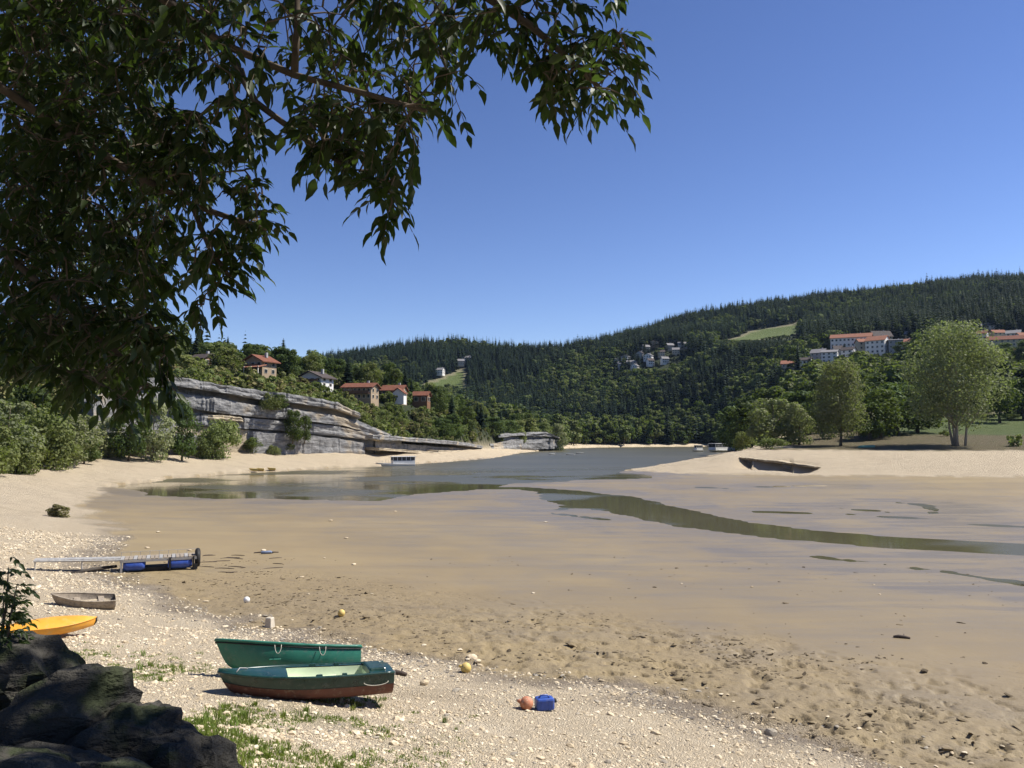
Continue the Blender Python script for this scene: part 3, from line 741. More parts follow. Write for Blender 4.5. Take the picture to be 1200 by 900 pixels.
# far shore trees of the small houses on the slope
for px, d, ty in ((937, 520, 400), (992, 560, 402), (1008, 520, 412), (972, 500, 426), (1062, 520, 400), (930, 560, 404), (1180, 480, 400), (1150, 470, 404), (955, 500, 436), (1030, 500, 424), (1050, 500, 424), (1205, 470, 398)):
    tree_px('spruce%d' % (px % 2) if px in (937, 992) else 'dark%d' % (px % 3), px, d, ty, 17 if px in (937, 992) else 26, 'village_tree', 'dark tree standing among the village houses', 'trees among the village houses')

# left bank: shrubs at the foot of the cliff
for key, px, d, ty, w in (('dark0', 152, 148, 468, 44), ('pale0', 180, 152, 462, 44), ('dark1', 214, 158, 465, 40), ('shrub0', 262, 172, 490, 44), ('shrub1', 250, 168, 497, 38), ('dark2', 296, 184, 512, 22), ('shrub2', 322, 189, 520, 18), ('shrub0', 338, 194, 518, 18), ('shrub1', 352, 199, 522, 13), ('dark0', 343, 208, 480, 22), ('dark1', 357, 212, 486, 16), ('shrub2', 318, 212, 458, 24), ('dark0', 327, 216, 462, 18), ('shrub1', 385, 216, 486, 20), ('shrub2', 405, 220, 494, 24), ('shrub0', 432, 226, 500, 26), ('drybush', 418, 222, 500, 20), ('drybush', 300, 205, 452, 16), ('shrub1', 365, 214, 462, 20)):
    e = tree_px(key, px, d, ty, w, 'cliff_shrub', {'p': 'pale shrub', 's': 'light green round shrub', 'd': 'dark green upright shrub'}[key[0]].replace('dark green upright' if key == 'drybush' else '~', 'brown dry') + (' growing on a ledge of the limestone cliff' if px in (343, 357, 318, 327) else ' on the upper edge of the limestone cliff' if px in (385, 405, 432, 418, 300, 365) else ' at the foot of the limestone cliff' if px > 230 else ' in front of the low overhanging limestone block'), 'shrubs along the cliff', 'shrub')
    if px in (343, 357):
        dq = cliff_d(px) - 3.5; q = at(px, 519, dq); e.location = q; e.scale.z = (at(px, ty, dq).z - q.z) / 11
    if px in (318, 327):
        dq = cliff_d(px) - 3.0; q = at(px, 480, dq); e.location = q; e.scale.z = (at(px, ty, dq).z - q.z) / (5 if px == 318 else 11)
for key, px, ty, w, dd in (('dark0', 598, 492, 30, 8), ('broad1', 618, 490, 30, 14), ('shrub2', 636, 499, 24, 6), ('pale0', 652, 494, 26, 4), ('dark2', 578, 488, 30, 10), ('shrub0', 608, 502, 22, 3)):
    e = tree_px(key, px, cliff_d(px) + dd, ty, w, 'headland_shrub', {'d': 'dark green', 'b': 'mid green', 's': 'light green', 'p': 'pale'}[key[0]] + ' bush on top of the pale limestone headland', 'bushes on the headland', 'shrub')
# big shrubs beside the beach
for key, px, by, ty, w in (('pale0', 6, 552, 462, 84), ('shrub1', 48, 549, 478, 76), ('pale1', 80, 546, 486, 56), ('shrub2', 22, 555, 505, 60), ('shrub0', 64, 550, 508, 52), ('dark1', 100, 544, 512, 38), ('dark2', 34, 540, 450, 70), ('pale0', 96, 539, 482, 50), ('shrub2', -28, 556, 488, 84), ('pale1', 128, 537, 488, 40)):
    d = hit(px, by)[1]
    tree_px(key, px, d, ty, w, 'beach_shrub', {'p': 'pale grey-green shrub', 's': 'bright green bushy shrub', 'd': 'dark green tall shrub'}[key[0]] + ' at the back of the gravel beach', 'shrubs at the back of the beach', 'shrub')

# chalets on the slope: centre pixel of the base, distance
CHALETS = [(237, 431, 236), (307, 444, 240), (370, 456, 254), (423, 470, 264), (466, 468, 282), (498, 466, 300)]
HOUSES_XY = [tuple(at(*c)[:2]) for c in CHALETS]
# wooded spur above the cliff
rs = np.random.default_rng(77); placed = []; tries = 0
cand = []
while len(placed) < 290 and tries < 9000:
    tries += 1
    px = rs.uniform(-60, 645); dmin = cliff_d(max(60, px)) + (11 if px < 440 else 6); d = rs.uniform(dmin, min(470, dmin + 170))
    p = at(px, 500, d)
    if any((p.x - q[0]) ** 2 + (p.y - q[1]) ** 2 < q[2] for q in placed): continue
    # keep sight lines to the houses open
    blocked = False
    for (hx, hy, hd), (wx, wy), hw_ in zip(CHALETS, HOUSES_XY, (20, 25, 25, 27, 20, 12)):
        if (p.x - wx) ** 2 + (p.y - wy) ** 2 < 64 or (abs(px - hx) < hw_ and hd - 38 < d < hd + 3): blocked = True
    small = d < dmin + (16 if px < 430 else 3) or blocked
    if blocked and min((p.x - a) ** 2 + (p.y - b_) ** 2 for a, b_ in HOUSES_XY) < 80: continue
    cand.append((px, d, p.x, p.y, small)); placed.append((p.x, p.y, 22 if small else 46))
zz = HV(np.array([c[2] for c in cand]), np.array([c[3] for c in cand]))
for (px, d, x, y, small), z in zip(cand, zz):
    r_ = rs.uniform()
    if small:
        key = 'shrub%d' % rs.integers(3) if r_ < .8 else 'drybush'; h = rs.uniform(2.0, 4.2); w = rs.uniform(4.5, 7)
        put_tree(key, x, y, h, w, 'slope_shrub', 'green shrub on the slope above the cliff', 'shrubs on the wooded spur', z=float(z), cat='shrub')
    else:
        hmax = 10.5 if px < 420 else 13
        if r_ < .16: put_tree('spruce%d' % rs.integers(2), x, y, rs.uniform(10, 15), rs.uniform(4.2, 6), 'spruce_tree', 'pointed dark spruce on the wooded spur', 'spruces on the wooded spur', z=float(z))
        elif r_ < .5: put_tree('dark%d' % rs.integers(3), x, y, rs.uniform(6.5, hmax), rs.uniform(7, 10), 'broadleaf_tree', 'dark green broadleaf tree on the wooded spur', 'dark broadleaf trees on the wooded spur', z=float(z))
        else: put_tree('broad%d' % rs.integers(4), x, y, rs.uniform(6, hmax), rs.uniform(7, 10), 'broadleaf_tree', 'mid green broadleaf tree on the wooded spur', 'lighter broadleaf trees on the wooded spur', z=float(z))
for px, d, ty, key, w in ((338, 252, 408, 'dark0', 24), (322, 262, 414, 'broad1', 16), (228, 250, 386, 'spruce0', 16), (262, 252, 402, 'spruce1', 12), (275, 246, 412, 'dark1', 30), (180, 240, 378, 'broad2', 50), (205, 250, 376, 'broad0', 40), (150, 235, 384, 'broad3', 46), (440, 300, 432, 'broad1', 24), (418, 290, 430, 'dark2', 24), (385, 270, 452, 'shrub0', 20), (366, 244, 446, 'shrub1', 14)):
    tree_px(key, px, d, ty, w, 'skyline_tree', {'d': 'dark round tree', 'b': 'mid green tree', 's': 'pointed spruce'}[key[0]] + ' near the chalets on the ridge of the spur' if key[1] != 'h' else 'small shrub in front of the white chalet', 'trees near the chalets on the ridge')

# undergrowth that nobody could count
UG = [proto('shrub_shape', merge_mesh('shrub_shape', [crown_mesh('c', 2.6, 3.6, 0, 260, 400 + k, MAT['decid'] if k != 1 else MAT['dry_bush'], .3, 9)])) for k in range(3)]
n = 15000; ang = rs.uniform(R(-36), R(3), n); d = rs.uniform(140, 470, n); x, y = d * np.sin(ang), d * np.cos(ang)
z, s, _ = terrain(x, y); pxv = 600 + F_PX * x / y
ok = (cliff_behind(x, y) > 2.5) & (y > np.interp(pxv, [60, 110, 440, 530, 600, 650], [140, 150, 215, 275, 380, 420]) + 3) & (pxv < 650)
for wx, wy in HOUSES_XY: ok &= (x - wx) ** 2 + (y - wy) ** 2 > 49
x, y, z = x[ok], y[ok], z[ok]; m = len(x)
sc = np.clip(rs.lognormal(-.45, .45, m), .25, 1.7)
o = scatter('undergrowth', np.c_[x, y, z], np.c_[np.zeros(m), np.zeros(m), rs.uniform(0, 6.28, m)], np.c_[sc, sc, sc], rs.integers(0, 3, m), UG)
o['label'] = 'tangled undergrowth covering the slope of the spur'; o['category'] = 'undergrowth'
n = 5000; ang = rs.uniform(R(14), R(40), n); d = rs.uniform(185, 420, n); x, y = d * np.sin(ang), d * np.cos(ang)
z, s, _ = terrain(x, y); ok = (s > 33) & (field_sd(x, y) > 2) & ((d > 262) | (rs.uniform(size=n) < .008)); x, y, z = x[ok], y[ok], z[ok]; m = len(x); sc = rs.uniform(.4, 1.2, m)
o = scatter('undergrowth', np.c_[x, y, z], np.c_[np.zeros(m), np.zeros(m), rs.uniform(0, 6.28, m)], np.c_[sc, sc, sc], rs.integers(0, 3, m), UG)
o['label'] = 'bushes and undergrowth behind the shore meadow'; o['category'] = 'undergrowth'

# ------------------------------------------------------------------ houses
WALLM = {'white': paint('white_render', (0.72, 0.70, 0.66), .85, .12, .6, spec=.2), 'tan': paint('brown_render', (0.34, 0.26, 0.175), .85, .2, .6, spec=.2), 'beige': paint('beige_render', (0.50, 0.43, 0.32), .85, .15, .6, spec=.2), 'grey': paint('grey_render', (0.36, 0.36, 0.36), .85, .12, .6, spec=.2), 'wood': paint('brown_timber', (0.20, 0.11, 0.06), .8, .4, 2.0, spec=.2)}
ROOFM = {'red': paint('red_brown_tiles', (0.18, 0.075, 0.048), .85, .35, 1.2, spec=.15), 'orange': paint('orange_tiles', (0.27, 0.125, 0.08), .85, .3, 1.2, spec=.15), 'dark': paint('dark_slates', (0.075, 0.06, 0.055), .8, .3, 1.2, spec=.2), 'grey': paint('grey_slates', (0.22, 0.21, 0.21), .8, .25, 1.2, spec=.2)}
GLASS = NT('window_glass').set(color=(0.03, 0.035, 0.04), rough=.12, spec=.6).m
TRIM = paint('pale_trim', (0.60, 0.56, 0.48), .8, .15, 1.0)
WOODT = paint('dark_balcony_timber', (0.14, 0.075, 0.04), .8, .35, 2.0)

def house(name, label, loc, rz, w, dep, hw, hr, wall, roof, floors=2, cols=4, ridge='x', eave=.6, balcony=0, group=None, chimney=True, cat='house', side_cols=2, found=2.0):
    e = empty(name, loc, rz); tag(e, label, cat, group)
    b = MB()
    if ridge == 'x': top = [(-w / 2, 0, hw + hr), (w / 2, 0, hw + hr)]
    else: top = [(0, -dep / 2, hw + hr), (0, dep / 2, hw + hr)]
    base = [(-w / 2, -dep / 2, -found), (w / 2, -dep / 2, -found), (w / 2, dep / 2, -found), (-w / 2, dep / 2, -found)]
    up = [(x, y, hw) for x, y, _ in base]
    P = base + up + top
    F = [(3, 2, 1, 0), (0, 1, 5, 4), (1, 2, 6, 5), (2, 3, 7, 6), (3, 0, 4, 7)]
    F += [(7, 4, 8), (5, 6, 9)] if ridge == 'x' else [(4, 5, 8), (6, 7, 9)]
    b.add(P, F); b.build('wall', WALLM[wall], e)
    # roof: two slabs with thickness and eaves
    b = MB(); run = (dep if ridge == 'x' else w) / 2; ln = (w if ridge == 'x' else dep) / 2 + eave; k = hr / run; ov = eave; t = .28
    for sgn in (-1, 1):
        q = [(-ln, 0, hw + hr + .06), (ln, 0, hw + hr + .06), (ln, sgn * (run + ov), hw - k * ov + .06), (-ln, sgn * (run + ov), hw - k * ov + .06)]
        q = q + [(x, y, z + t) for x, y, z in q]
        if ridge != 'x': q = [(y, x, z) for x, y, z in q]
        b.add(q, [(3, 2, 1, 0), (4, 5, 6, 7), (0, 1, 5, 4), (1, 2, 6, 5), (2, 3, 7, 6), (3, 0, 4, 7)])
    rf = b.build('roof', ROOFM[roof], e)
    if chimney:
        MB().box((w * .22, dep * .12, hw + hr + .35), (.7, .7, 1.5)).build('chimney', WALLM['grey'], rf)
    fh = hw / floors
    def win(cx, cy, cz, face, ww, wh):
        sx, sy = (ww, .14) if face == 'f' else (.14, ww)
        o = MB().box((cx, cy, cz), (sx + (.24 if face == 'f' else 0), sy + (.24 if face != 'f' else 0), wh + .24)).build('window', TRIM, e)
        ox, oy = (0, -.05) if face == 'f' else (.05, 0)
        MB().box((cx + ox, cy + oy, cz), (sx, sy, wh)).build('pane', GLASS, o)
    for f in range(floors):
        zc = fh * f + fh * .56
        for c in range(cols):
            win(-w / 2 + w * (c + .5) / cols, -dep / 2 - .02, zc, 'f', min(1.3, w / cols * .5), min(1.4, fh * .52))
        for c in range(side_cols):
            win(w / 2 + .02, -dep / 2 + dep * (c + .5) / max(1, side_cols), zc, 's', 1.1, min(1.3, fh * .5))
    for k in range(balcony):
        zc = fh * (k + 1) - .02
        bo = MB().box((0, -dep / 2 - .75, zc), (w * .92, 1.4, .16)).build('balcony', WOODT, e)
        MB().box((0, -dep / 2 - 1.40, zc + .55), (w * .92, .07, .80)).build('railing', TRIM if wall == 'beige' else WOODT, bo)
    return e

def base_at(px, py, d, dz=0.0):
    p = at(px, py, d); z = H(p.x, p.y); return Vector((p.x, p.y, max(min(p.z, z + 2.5), z - .3) + dz))
house('chalet', 'small brown timber chalet with dark roof highest on the spur', base_at(238, 430, 236), R(-28), 5.6, 4.6, 2.3, 1.2, 'wood', 'dark', 1, 2, 'x', .7)
h2 = house('chalet', 'large chalet with red-brown roof and tiled terrace roof above the cliff', base_at(305, 440, 240), R(-24), 6.8, 6.2, 4.0, 1.7, 'tan', 'red', 2, 3, 'y', .9, balcony=1)
b = MB(); b.box((2.2, -4.9, 2.3), (5.8, 3.8, .22), (R(14), 0, 0)); b.build('terrace_roof', ROOFM['orange'], h2)
for x in (-.4, 2.2, 4.8): MB().box((x, -6.5, .4), (.28, .28, 3.6)).build('terrace_post', TRIM, h2)
house('chalet', 'white chalet with a wide dark gable roof on the spur', base_at(370, 455, 254), R(-20), 8.4, 7.0, 2.9, 1.8, 'white', 'dark', 2, 4, 'y', .9, balcony=1)
house('chalet', 'long two-storey tan house with red-brown roof and full-width balcony', base_at(423, 469, 264), R(-12), 9.6, 6.8, 4.0, 1.3, 'tan', 'red', 2, 6, 'x', .8, balcony=1)
h5 = house('chalet', 'red-roofed tan house with white gable wing beside the long tan house', base_at(462, 468, 284), R(-10), 7.4, 6.0, 3.0, 1.7, 'tan', 'red', 2, 3, 'x', .6)
b = MB(); b.add([(1.2, -6.2, -2), (5.4, -6.2, -2), (5.4, -3, -2), (1.2, -3, -2), (1.2, -6.2, 1.8), (5.4, -6.2, 1.8), (5.4, -3, 1.8), (1.2, -3, 1.8), (3.3, -6.2, 3.4), (3.3, -3, 3.4)], [(0, 1, 5, 8, 4), (1, 2, 6, 5), (3, 0, 4, 7)]); b.build('wing_wall', WALLM['white'], h5)
b = MB()
for sgn in (-1, 1):
    q = [(3.3, -6.8, 3.5), (3.3, -2.6, 3.5), (3.3 + sgn * 2.6, -2.6, 1.6), (3.3 + sgn * 2.6, -6.8, 1.6)]; q += [(x, y, z + .2) for x, y, z in q]
    b.add(q, [(3, 2, 1, 0), (4, 5, 6, 7), (0, 1, 5, 4), (1, 2, 6, 5), (2, 3, 7, 6), (3, 0, 4, 7)])
b.build('wing_roof', ROOFM['red'], h5)
house('chalet', 'small red-roofed hut half hidden by trees at the end of the chalets', base_at(494, 468, 300), R(-8), 5.5, 5, 2.8, 1.4, 'wood', 'red', 1, 2, 'x', .5, chimney=False)

for px, py, d, w, wall, roof, rz, lb in ((516, 427, 960, 9, 'white', 'grey', -20, 'white farmhouse beside the meadow on the far wooded hill'), (540, 421, 1000, 8, 'beige', 'grey', 10, 'pale house between trees above the far meadow'), (548, 417, 1015, 11, 'white', 'grey', -30, 'white house topmost above the far meadow')):
    house('farmhouse', lb, base_at(px, py, d, 1), R(rz), w, w * .8, 5, 2.4, wall, roof, 2, 3, 'x', .5)
for k, (px, py, w, wall, roof) in enumerate(((767, 405, 15, 'beige', 'orange'), (789, 408, 9, 'white', 'grey'), (800, 416, 12, 'grey', 'grey'), (760, 423, 11, 'white', 'grey'), (779, 430, 9, 'white', 'grey'), (740, 423, 12, 'grey', 'grey'), (722, 414, 10, 'grey', 'grey'), (785, 414, 9, 'beige', 'grey'), (775, 421, 9, 'beige', 'dark'), (733, 414, 10, 'white', 'grey'), (757, 411, 9, 'beige', 'grey'), (792, 423, 9, 'beige', 'grey'), (744, 428, 9, 'white', 'grey'), (762, 429, 8, 'white', 'dark'), (728, 420, 9, 'grey', 'grey'), (750, 417, 9, 'grey', 'dark'))):
    lb = 'beige house with orange roof topmost of the hamlet on the wooded slope' if roof == 'orange' else '%s house with %s roof in the hamlet on the wooded slope' % (wall, roof)
    house('village_house', lb, base_at(px, py, float(np.interp(py, [404, 430], [905, 835])), 1.2), R((k * 47) % 70 - 35), w * .8, 6.0, 4.4, 2.2, wall, roof, 2, 3, 'x' if k % 3 else 'y', .5, group=None if roof == 'orange' else 'houses of the hamlet on the slope')
VR = [(998, 409, 600, 28, 11, 7.5, 3.0, 'white', 'orange', -14, 2, 10, 'long white school-like building with orange tiled roof in the village'),
      (984, 395, 640, 10, 8, 5, 3, 'beige', 'dark', 20, 2, 3, 'small beige house above the long orange-roofed building'),
      (1029, 421, 570, 13, 12, 9.5, 3.4, 'white', 'orange', -28, 3, 4, 'tall white block with orange hipped roof in the village'),
      (1012, 412, 585, 9, 9, 6, 2.5, 'beige', 'orange', 10, 2, 3, 'beige house with orange roof between the long building and the tall block'),
      (1050, 423, 565, 9, 10, 9.5, .8, 'grey', 'grey', -10, 3, 3, 'grey flat-topped block beside the tall white block'),
      (960, 423, 560, 9, 9, 7.5, 2.8, 'grey', 'grey', -25, 3, 3, 'grey house with grey roof above the white village houses'),
      (973, 429, 545, 10, 8, 7, 1.6, 'white', 'grey', -30, 3, 3, 'bright white three-storey house with grey roof in the village'),
      (983, 417, 570, 7, 8, 5.5, 2.6, 'white', 'dark', 5, 2, 2, 'small white gabled house with dark roof in the village'),
      (930, 430, 540, 15, 9, 5, 2.4, 'beige', 'orange', -8, 2, 5, 'low beige house with long orange roof at the edge of the village'),
      (945, 440, 528, 7, 8, 6.5, 1.8, 'white', 'dark', -20, 2, 3, 'white two-storey house with dark roof below the low orange-roofed house'),
      (1032, 402, 620, 14, 10, 4, 4.5, 'beige', 'dark', 15, 2, 4, 'house with a big dark brown roof uphill of the tall white block'),
      (936, 414, 590, 8, 7, 4, 1.8, 'white', 'grey', -10, 1, 3, 'small white house among dark conifers beside the village'),
      (1160, 383, 660, 12, 8, 5, 2.6, 'white', 'grey', -15, 2, 4, 'white house with grey roof highest at the forest edge behind the tall willow'),
      (1169, 394, 620, 9, 8, 4, 2.4, 'beige', 'orange', 10, 2, 3, 'single orange-roofed house below the forest edge'),
      (1180, 408, 560, 24, 10, 5, 2.8, 'beige', 'red', -8, 2, 7, 'long red-roofed terrace beyond the tall willow'),
      (1203, 406, 570, 12, 9, 6, 3, 'white', 'orange', 12, 2, 4, 'white house with orange roof at the end of the red-roofed terrace'),
      (1197, 427, 500, 10, 8, 4, 2.2, 'beige', 'red', -5, 1, 3, 'low house with red roof below the long terrace'),
      (952, 413, 585, 8, 7, 5, 2.2, 'white', 'orange', -40, 2, 2, 'small white house with orange roof uphill of the grey-roofed house'),
      (995, 420, 555, 8, 7, 5, 2.0, 'white', 'dark', -45, 2, 2, 'white house with dark roof below the long orange-roofed building'),
      (1062, 412, 585, 9, 8, 6, 2.2, 'white', 'orange', -40, 2, 3, 'white house with orange roof beside the grey flat-topped block'),
      (1068, 400, 630, 8, 7, 5, 2.2, 'beige', 'grey', -35, 2, 2, 'beige house with grey roof at the forest edge above the grey block'),
      (1150, 398, 610, 9, 8, 5, 2.4, 'white', 'red', -42, 2, 3, 'white house with red roof just beyond the tall willow'),
      (1188, 396, 600, 9, 8, 5, 2.4, 'white', 'grey', -38, 2, 3, 'white house with grey roof behind the long terrace'),
      (918, 424, 560, 7, 7, 4, 2.0, 'white', 'orange', -40, 1, 2, 'tiny white house with orange roof outermost of the village')]
for px, py, d, w, dep, hw, hr, wall, roof, rz, fl, cl_, lb in VR:
    house('village_house', lb, base_at(px, py, d, .6), R(rz - 14 if rz > -30 else rz), w, dep, hw, hr, wall, roof, fl, cl_, 'x', .6)
# ------------------------------------------------------------------ boats
P_GREEN = paint('faded_green_paint', (0.028, 0.16, 0.11), .38, .3, 2.5, dirt=(0.075, 0.165, 0.125), spec=.4)
P_DKGREEN = paint('dark_green_paint', (0.008, 0.040, 0.031), .30, .45, 3.5, dirt=(0.05, 0.075, 0.062), spec=.6)
P_BROWN = paint('brown_antifouling', (0.125, 0.050, 0.036), .7, .5, 3.0, dirt=(0.19, 0.13, 0.095))
P_CREAM = paint('cream_liner', (0.58, 0.66, 0.46), .55, .12, 3.0)
P_YELLOW = paint('orange_yellow_plastic', (0.72, 0.33, 0.035), .42, .2, 1.6, dirt=(0.62, 0.36, 0.10))
P_BLACK = paint('black_rubber', (0.012, 0.012, 0.012), .7, .3, 5.0)
P_OLDWOOD = paint('weathered_boat_timber', (0.30, 0.25, 0.19), .9, .45, 6.0, dirt=(0.16, 0.13, 0.10), bump=.3)
P_STEEL = paint('grey_galvanised_steel', (0.34, 0.33, 0.31), .55, .3, 4.0, dirt=(0.42, 0.37, 0.29))
P_BLUE = paint('blue_plastic', (0.035, 0.085, 0.36), .4, .25, 3.0, dirt=(0.10, 0.13, 0.30))
P_WHITE = paint('white_gelcoat', (0.74, 0.74, 0.71), .35, .1, 1.0)
P_ROPE = paint('pale_rope', (0.45, 0.43, 0.36), .9, .2, 9.0)
P_TEAL = paint('teal_paint', (0.11, 0.27, 0.20), .6, .2, 2.0)

def hull_rows(L, B, D, bow_rise=.25, rocker=.25, tr=.72, rake=.35, full=.55, ns=22, nc=7, inset=0.0, floor=0.0, stern_rise=0.0, box=.8):
    """stations bow->stern along +X; returns rows of points port gunwale .. keel .. starboard gunwale"""
    rows = []
    for i in range(ns):
        t = i / (ns - 1)
        b = B / 2 * (math.sin(math.pi / 2 * min(1, t / full)) ** .75 if t < full else 1 - (1 - tr) * ((t - full) / (1 - full)) ** 1.8)
        b = max(b - inset, .004)
        zs = D + bow_rise * (1 - t) ** 2.2 + stern_rise * t ** 3; zk = rocker * (1 - t) ** 3.2 + floor
        row = []
        for j in range(-nc, nc + 1):
            u = abs(j) / nc                       # 0 keel, 1 gunwale
            y = b * math.sin(math.pi / 2 * u) ** box; z = zk + (zs - zk) * (1 - math.cos(math.pi / 2 * u)) ** 1.05
            x = -L / 2 + L * t + rake * (1 - u) * (1 - t) ** 3
            if inset: x = min(max(x, -L / 2 + inset * 2.2), L / 2 - inset)
            row.append((x, y if j > 0 else -y, z))
        rows.append(row)
    return rows

def transom(b, row, inner=None):
    n = len(row); base = len(b.v); b.v += [Vector(p) for p in row]; b.f.append([base + k for k in range(n)])

def rope_loop(p, w, drop, r, parent, name='rope_loop'):
    pts = [(p[0] + w * math.cos(a), p[1] - .03 - .02 * math.sin(a), p[2] - drop * math.sin(a)) for a in np.linspace(0, math.pi, 9)]
    return MB().tube(pts, r, 5).build(name, P_ROPE, parent, True)

def place_boat(name, label, bow_px, stern_px, z_up, roll=0.0, pitch=0.0, cat='boat', group=None):
    """an Empty whose +X runs from the bow pixel to the stern pixel on the ground"""
    a, _ = hit(*bow_px); c, _ = hit(*stern_px)
    mid = (a + c) / 2; v = c - a; rz = math.atan2(v.y, v.x)
    e = empty(name, (mid.x, mid.y, mid.z + z_up)); e.rotation_mode = 'XYZ'
    e.rotation_euler = (Matrix.Rotation(rz, 3, 'Z') @ Matrix.Rotation(pitch, 3, 'Y') @ Matrix.Rotation(roll, 3, 'X')).to_euler()
    tag(e, label, cat, group)
    return e, math.hypot(v.x, v.y)

def gun_line(rows, side, dz=0.0, dy=0.0):
    k = -1 if side > 0 else 0
    return [(r[k][0], r[k][1] + side * dy, r[k][2] + dz) for r in rows]

# plain green rowing boat, heeled over behind the other
e, L = place_boat('rowing_boat', 'plain green rowing boat tilted on its side behind the cream-lined boat', (256, 794), (413, 801), .04, roll=R(-24), pitch=R(3))
L += .25
rw = hull_rows(L, 1.30, .58, .36, .30, .78, .45, box=.65)
b = MB().grid(rw); transom(b, rw[-1]); b.build('hull', P_GREEN, e, True)
ri = hull_rows(L, 1.30, .56, .36, .30, .78, .45, inset=.045, floor=.05, box=.65)
b = MB().grid([r[::-1] for r in ri]); transom(b, ri[-1][::-1]); b.build('liner', P_DKGREEN, e, True)
for sd in (-1, 1): MB().tube(gun_line(rw, sd, .015, .012), .036, 8).build('gunwale', P_GREEN, e, True)
for sd in (-1, 1): MB().tube(gun_line(rw, sd, -.045, .012), .016, 6).build('rubbing_strip', P_BLACK, e, True)
MB().tube([rw[-1][0], (rw[-1][0][0], 0, rw[-1][0][2] + .03), rw[-1][-1]], .034, 8).build('transom_rail', P_GREEN, e, True)
for x in (-.35, .75): MB().box((x, 0, .36), (.26, 1.16, .03)).build('thwart', P_GREEN, e, bevel=.008)
for x in (-.30, .72):
    r_ = min(rw, key=lambda q: abs(q[0][0] - x)); rope_loop((x, r_[0][1] - .03, r_[0][2] - .02), .075, .20, .008, e)

# cream-lined motor dinghy in front
e, L = place_boat('motor_dinghy', 'dark green and brown motor dinghy with pale cream interior on the gravel', (258, 812), (452, 825), .02, roll=R(-5), pitch=R(1.0))
L += .12
rw = hull_rows(L, 1.45, .50, .16, .22, .86, .36, full=.5, box=.45)
low = [r[2:-2] for r in rw]; nn_ = len(rw[0])
b = MB().grid(low); transom(b, low[-1]); b.build('hull', P_BROWN, e, True)
for sd in (0, 1):
    rr_ = [(r[:3] if sd == 0 else r[-3:]) for r in rw]
    rr_ = [[(p[0], p[1] * 1.012, p[2] + (.004 if k != (2 if sd == 0 else 0) else -.01)) for k, p in enumerate(r)] for r in rr_]
    MB().grid(rr_).build('topside', P_DKGREEN, e, True)
b = MB(); b.add([rw[-1][0], rw[-1][1], rw[-1][2], rw[-1][-3], rw[-1][-2], rw[-1][-1]], [(0, 1, 2, 3, 4, 5)]); b.build('transom_board', P_DKGREEN, e)
ins = hull_rows(L, 1.45, .48, .16, .24, .86, .36, full=.5, inset=.13, floor=.10, box=.5)
i0, i1 = 8, 19
b = MB().grid([r[::-1] for r in ins[i0:i1]]); transom(b, ins[i0]); transom(b, ins[i1 - 1][::-1]); b.build('cockpit_liner', P_CREAM, e, True)
def deck(i_from, i_to, crown=.05, dz=0.0):
    rows = []
    for r in rw[i_from:i_to]:
        l_, q = Vector(r[0]), Vector(r[-1]); rows.append([tuple(l_.lerp(q, k / 6) + Vector((0, 0, dz + crown * math.sin(math.pi * k / 6)))) for k in range(7)])
    return MB().grid(rows)
deck(0, i0 + 1, .07, .006).build('foredeck', P_DKGREEN, e, True)
deck(i1 - 1, len(rw), .05, .006).build('stern_deck', P_DKGREEN, e, True)
for sd in (0, 1):
    rows = [[(r[0] if sd == 0 else r[-1]), (q[0] if sd == 0 else q[-1])] for r, q in zip(rw[i0:i1], ins[i0:i1])]
    rows = [[(p[0][0], p[0][1], p[0][2] + .008), (p[1][0], p[1][1], p[1][2] + .022)] for p in rows]
    MB().grid(rows if sd else [r[::-1] for r in rows]).build('side_deck', P_DKGREEN, e, True)
for sd in (-1, 1): MB().tube(gun_line(rw, sd, .0, .018), .03, 8).build('gunwale', P_DKGREEN, e, True)
for sd in (-1, 1): MB().tube([(p[0], p[1] * 1.0, p[2]) for p in [(r[2] if sd < 0 else r[-3]) for r in rw]], .013, 6).build('rubbing_strip', P_BLACK, e, True)
MB().box((.55, 0, .30), (.30, 1.12, .05)).build('thwart', P_CREAM, e, bevel=.012)
MB().box((-.35, 0, .27), (.26, 1.10, .05)).build('thwart', P_CREAM, e, bevel=.012)
mo = MB().box((L / 2 - .32, 0, .50), (.40, 1.0, .16), taper=.86).build('stern_seat', P_DKGREEN, e, bevel=.03)
for sd in (-1, 1):
    MB().box((.20, sd * .665, .525), (.16, .09, .10), taper=.8).build('rowlock_block', P_DKGREEN, e, bevel=.012)
    MB().box((.72, sd * .66, .52), (.12, .09, .09), taper=.8).build('rowlock_block', P_DKGREEN, e, bevel=.012)
MB().box((L / 2 - .02, -.52, .47), (.10, .12, .08)).build('stern_cleat', P_STEEL, e, bevel=.01)
rope_loop((L / 2 - .40, rw[-3][0][1] + .0, rw[-3][0][2] - .16), .26, .07, .009, e)
pts = [(-L / 2 + .25 + .3 * k / 8, -.30 + .05 * math.sin(k), .60 + .05 * math.sin(k * .8) - .005 * k) for k in range(9)]
MB().tube([(-L / 2 + .35, -.22, .66), (-L / 2 + .42, -.12, .73), (-L / 2 + .55, -.02, .70), (-L / 2 + .62, .05, .64)], .012, 6).build('bow_handle', P_STEEL, e, True)

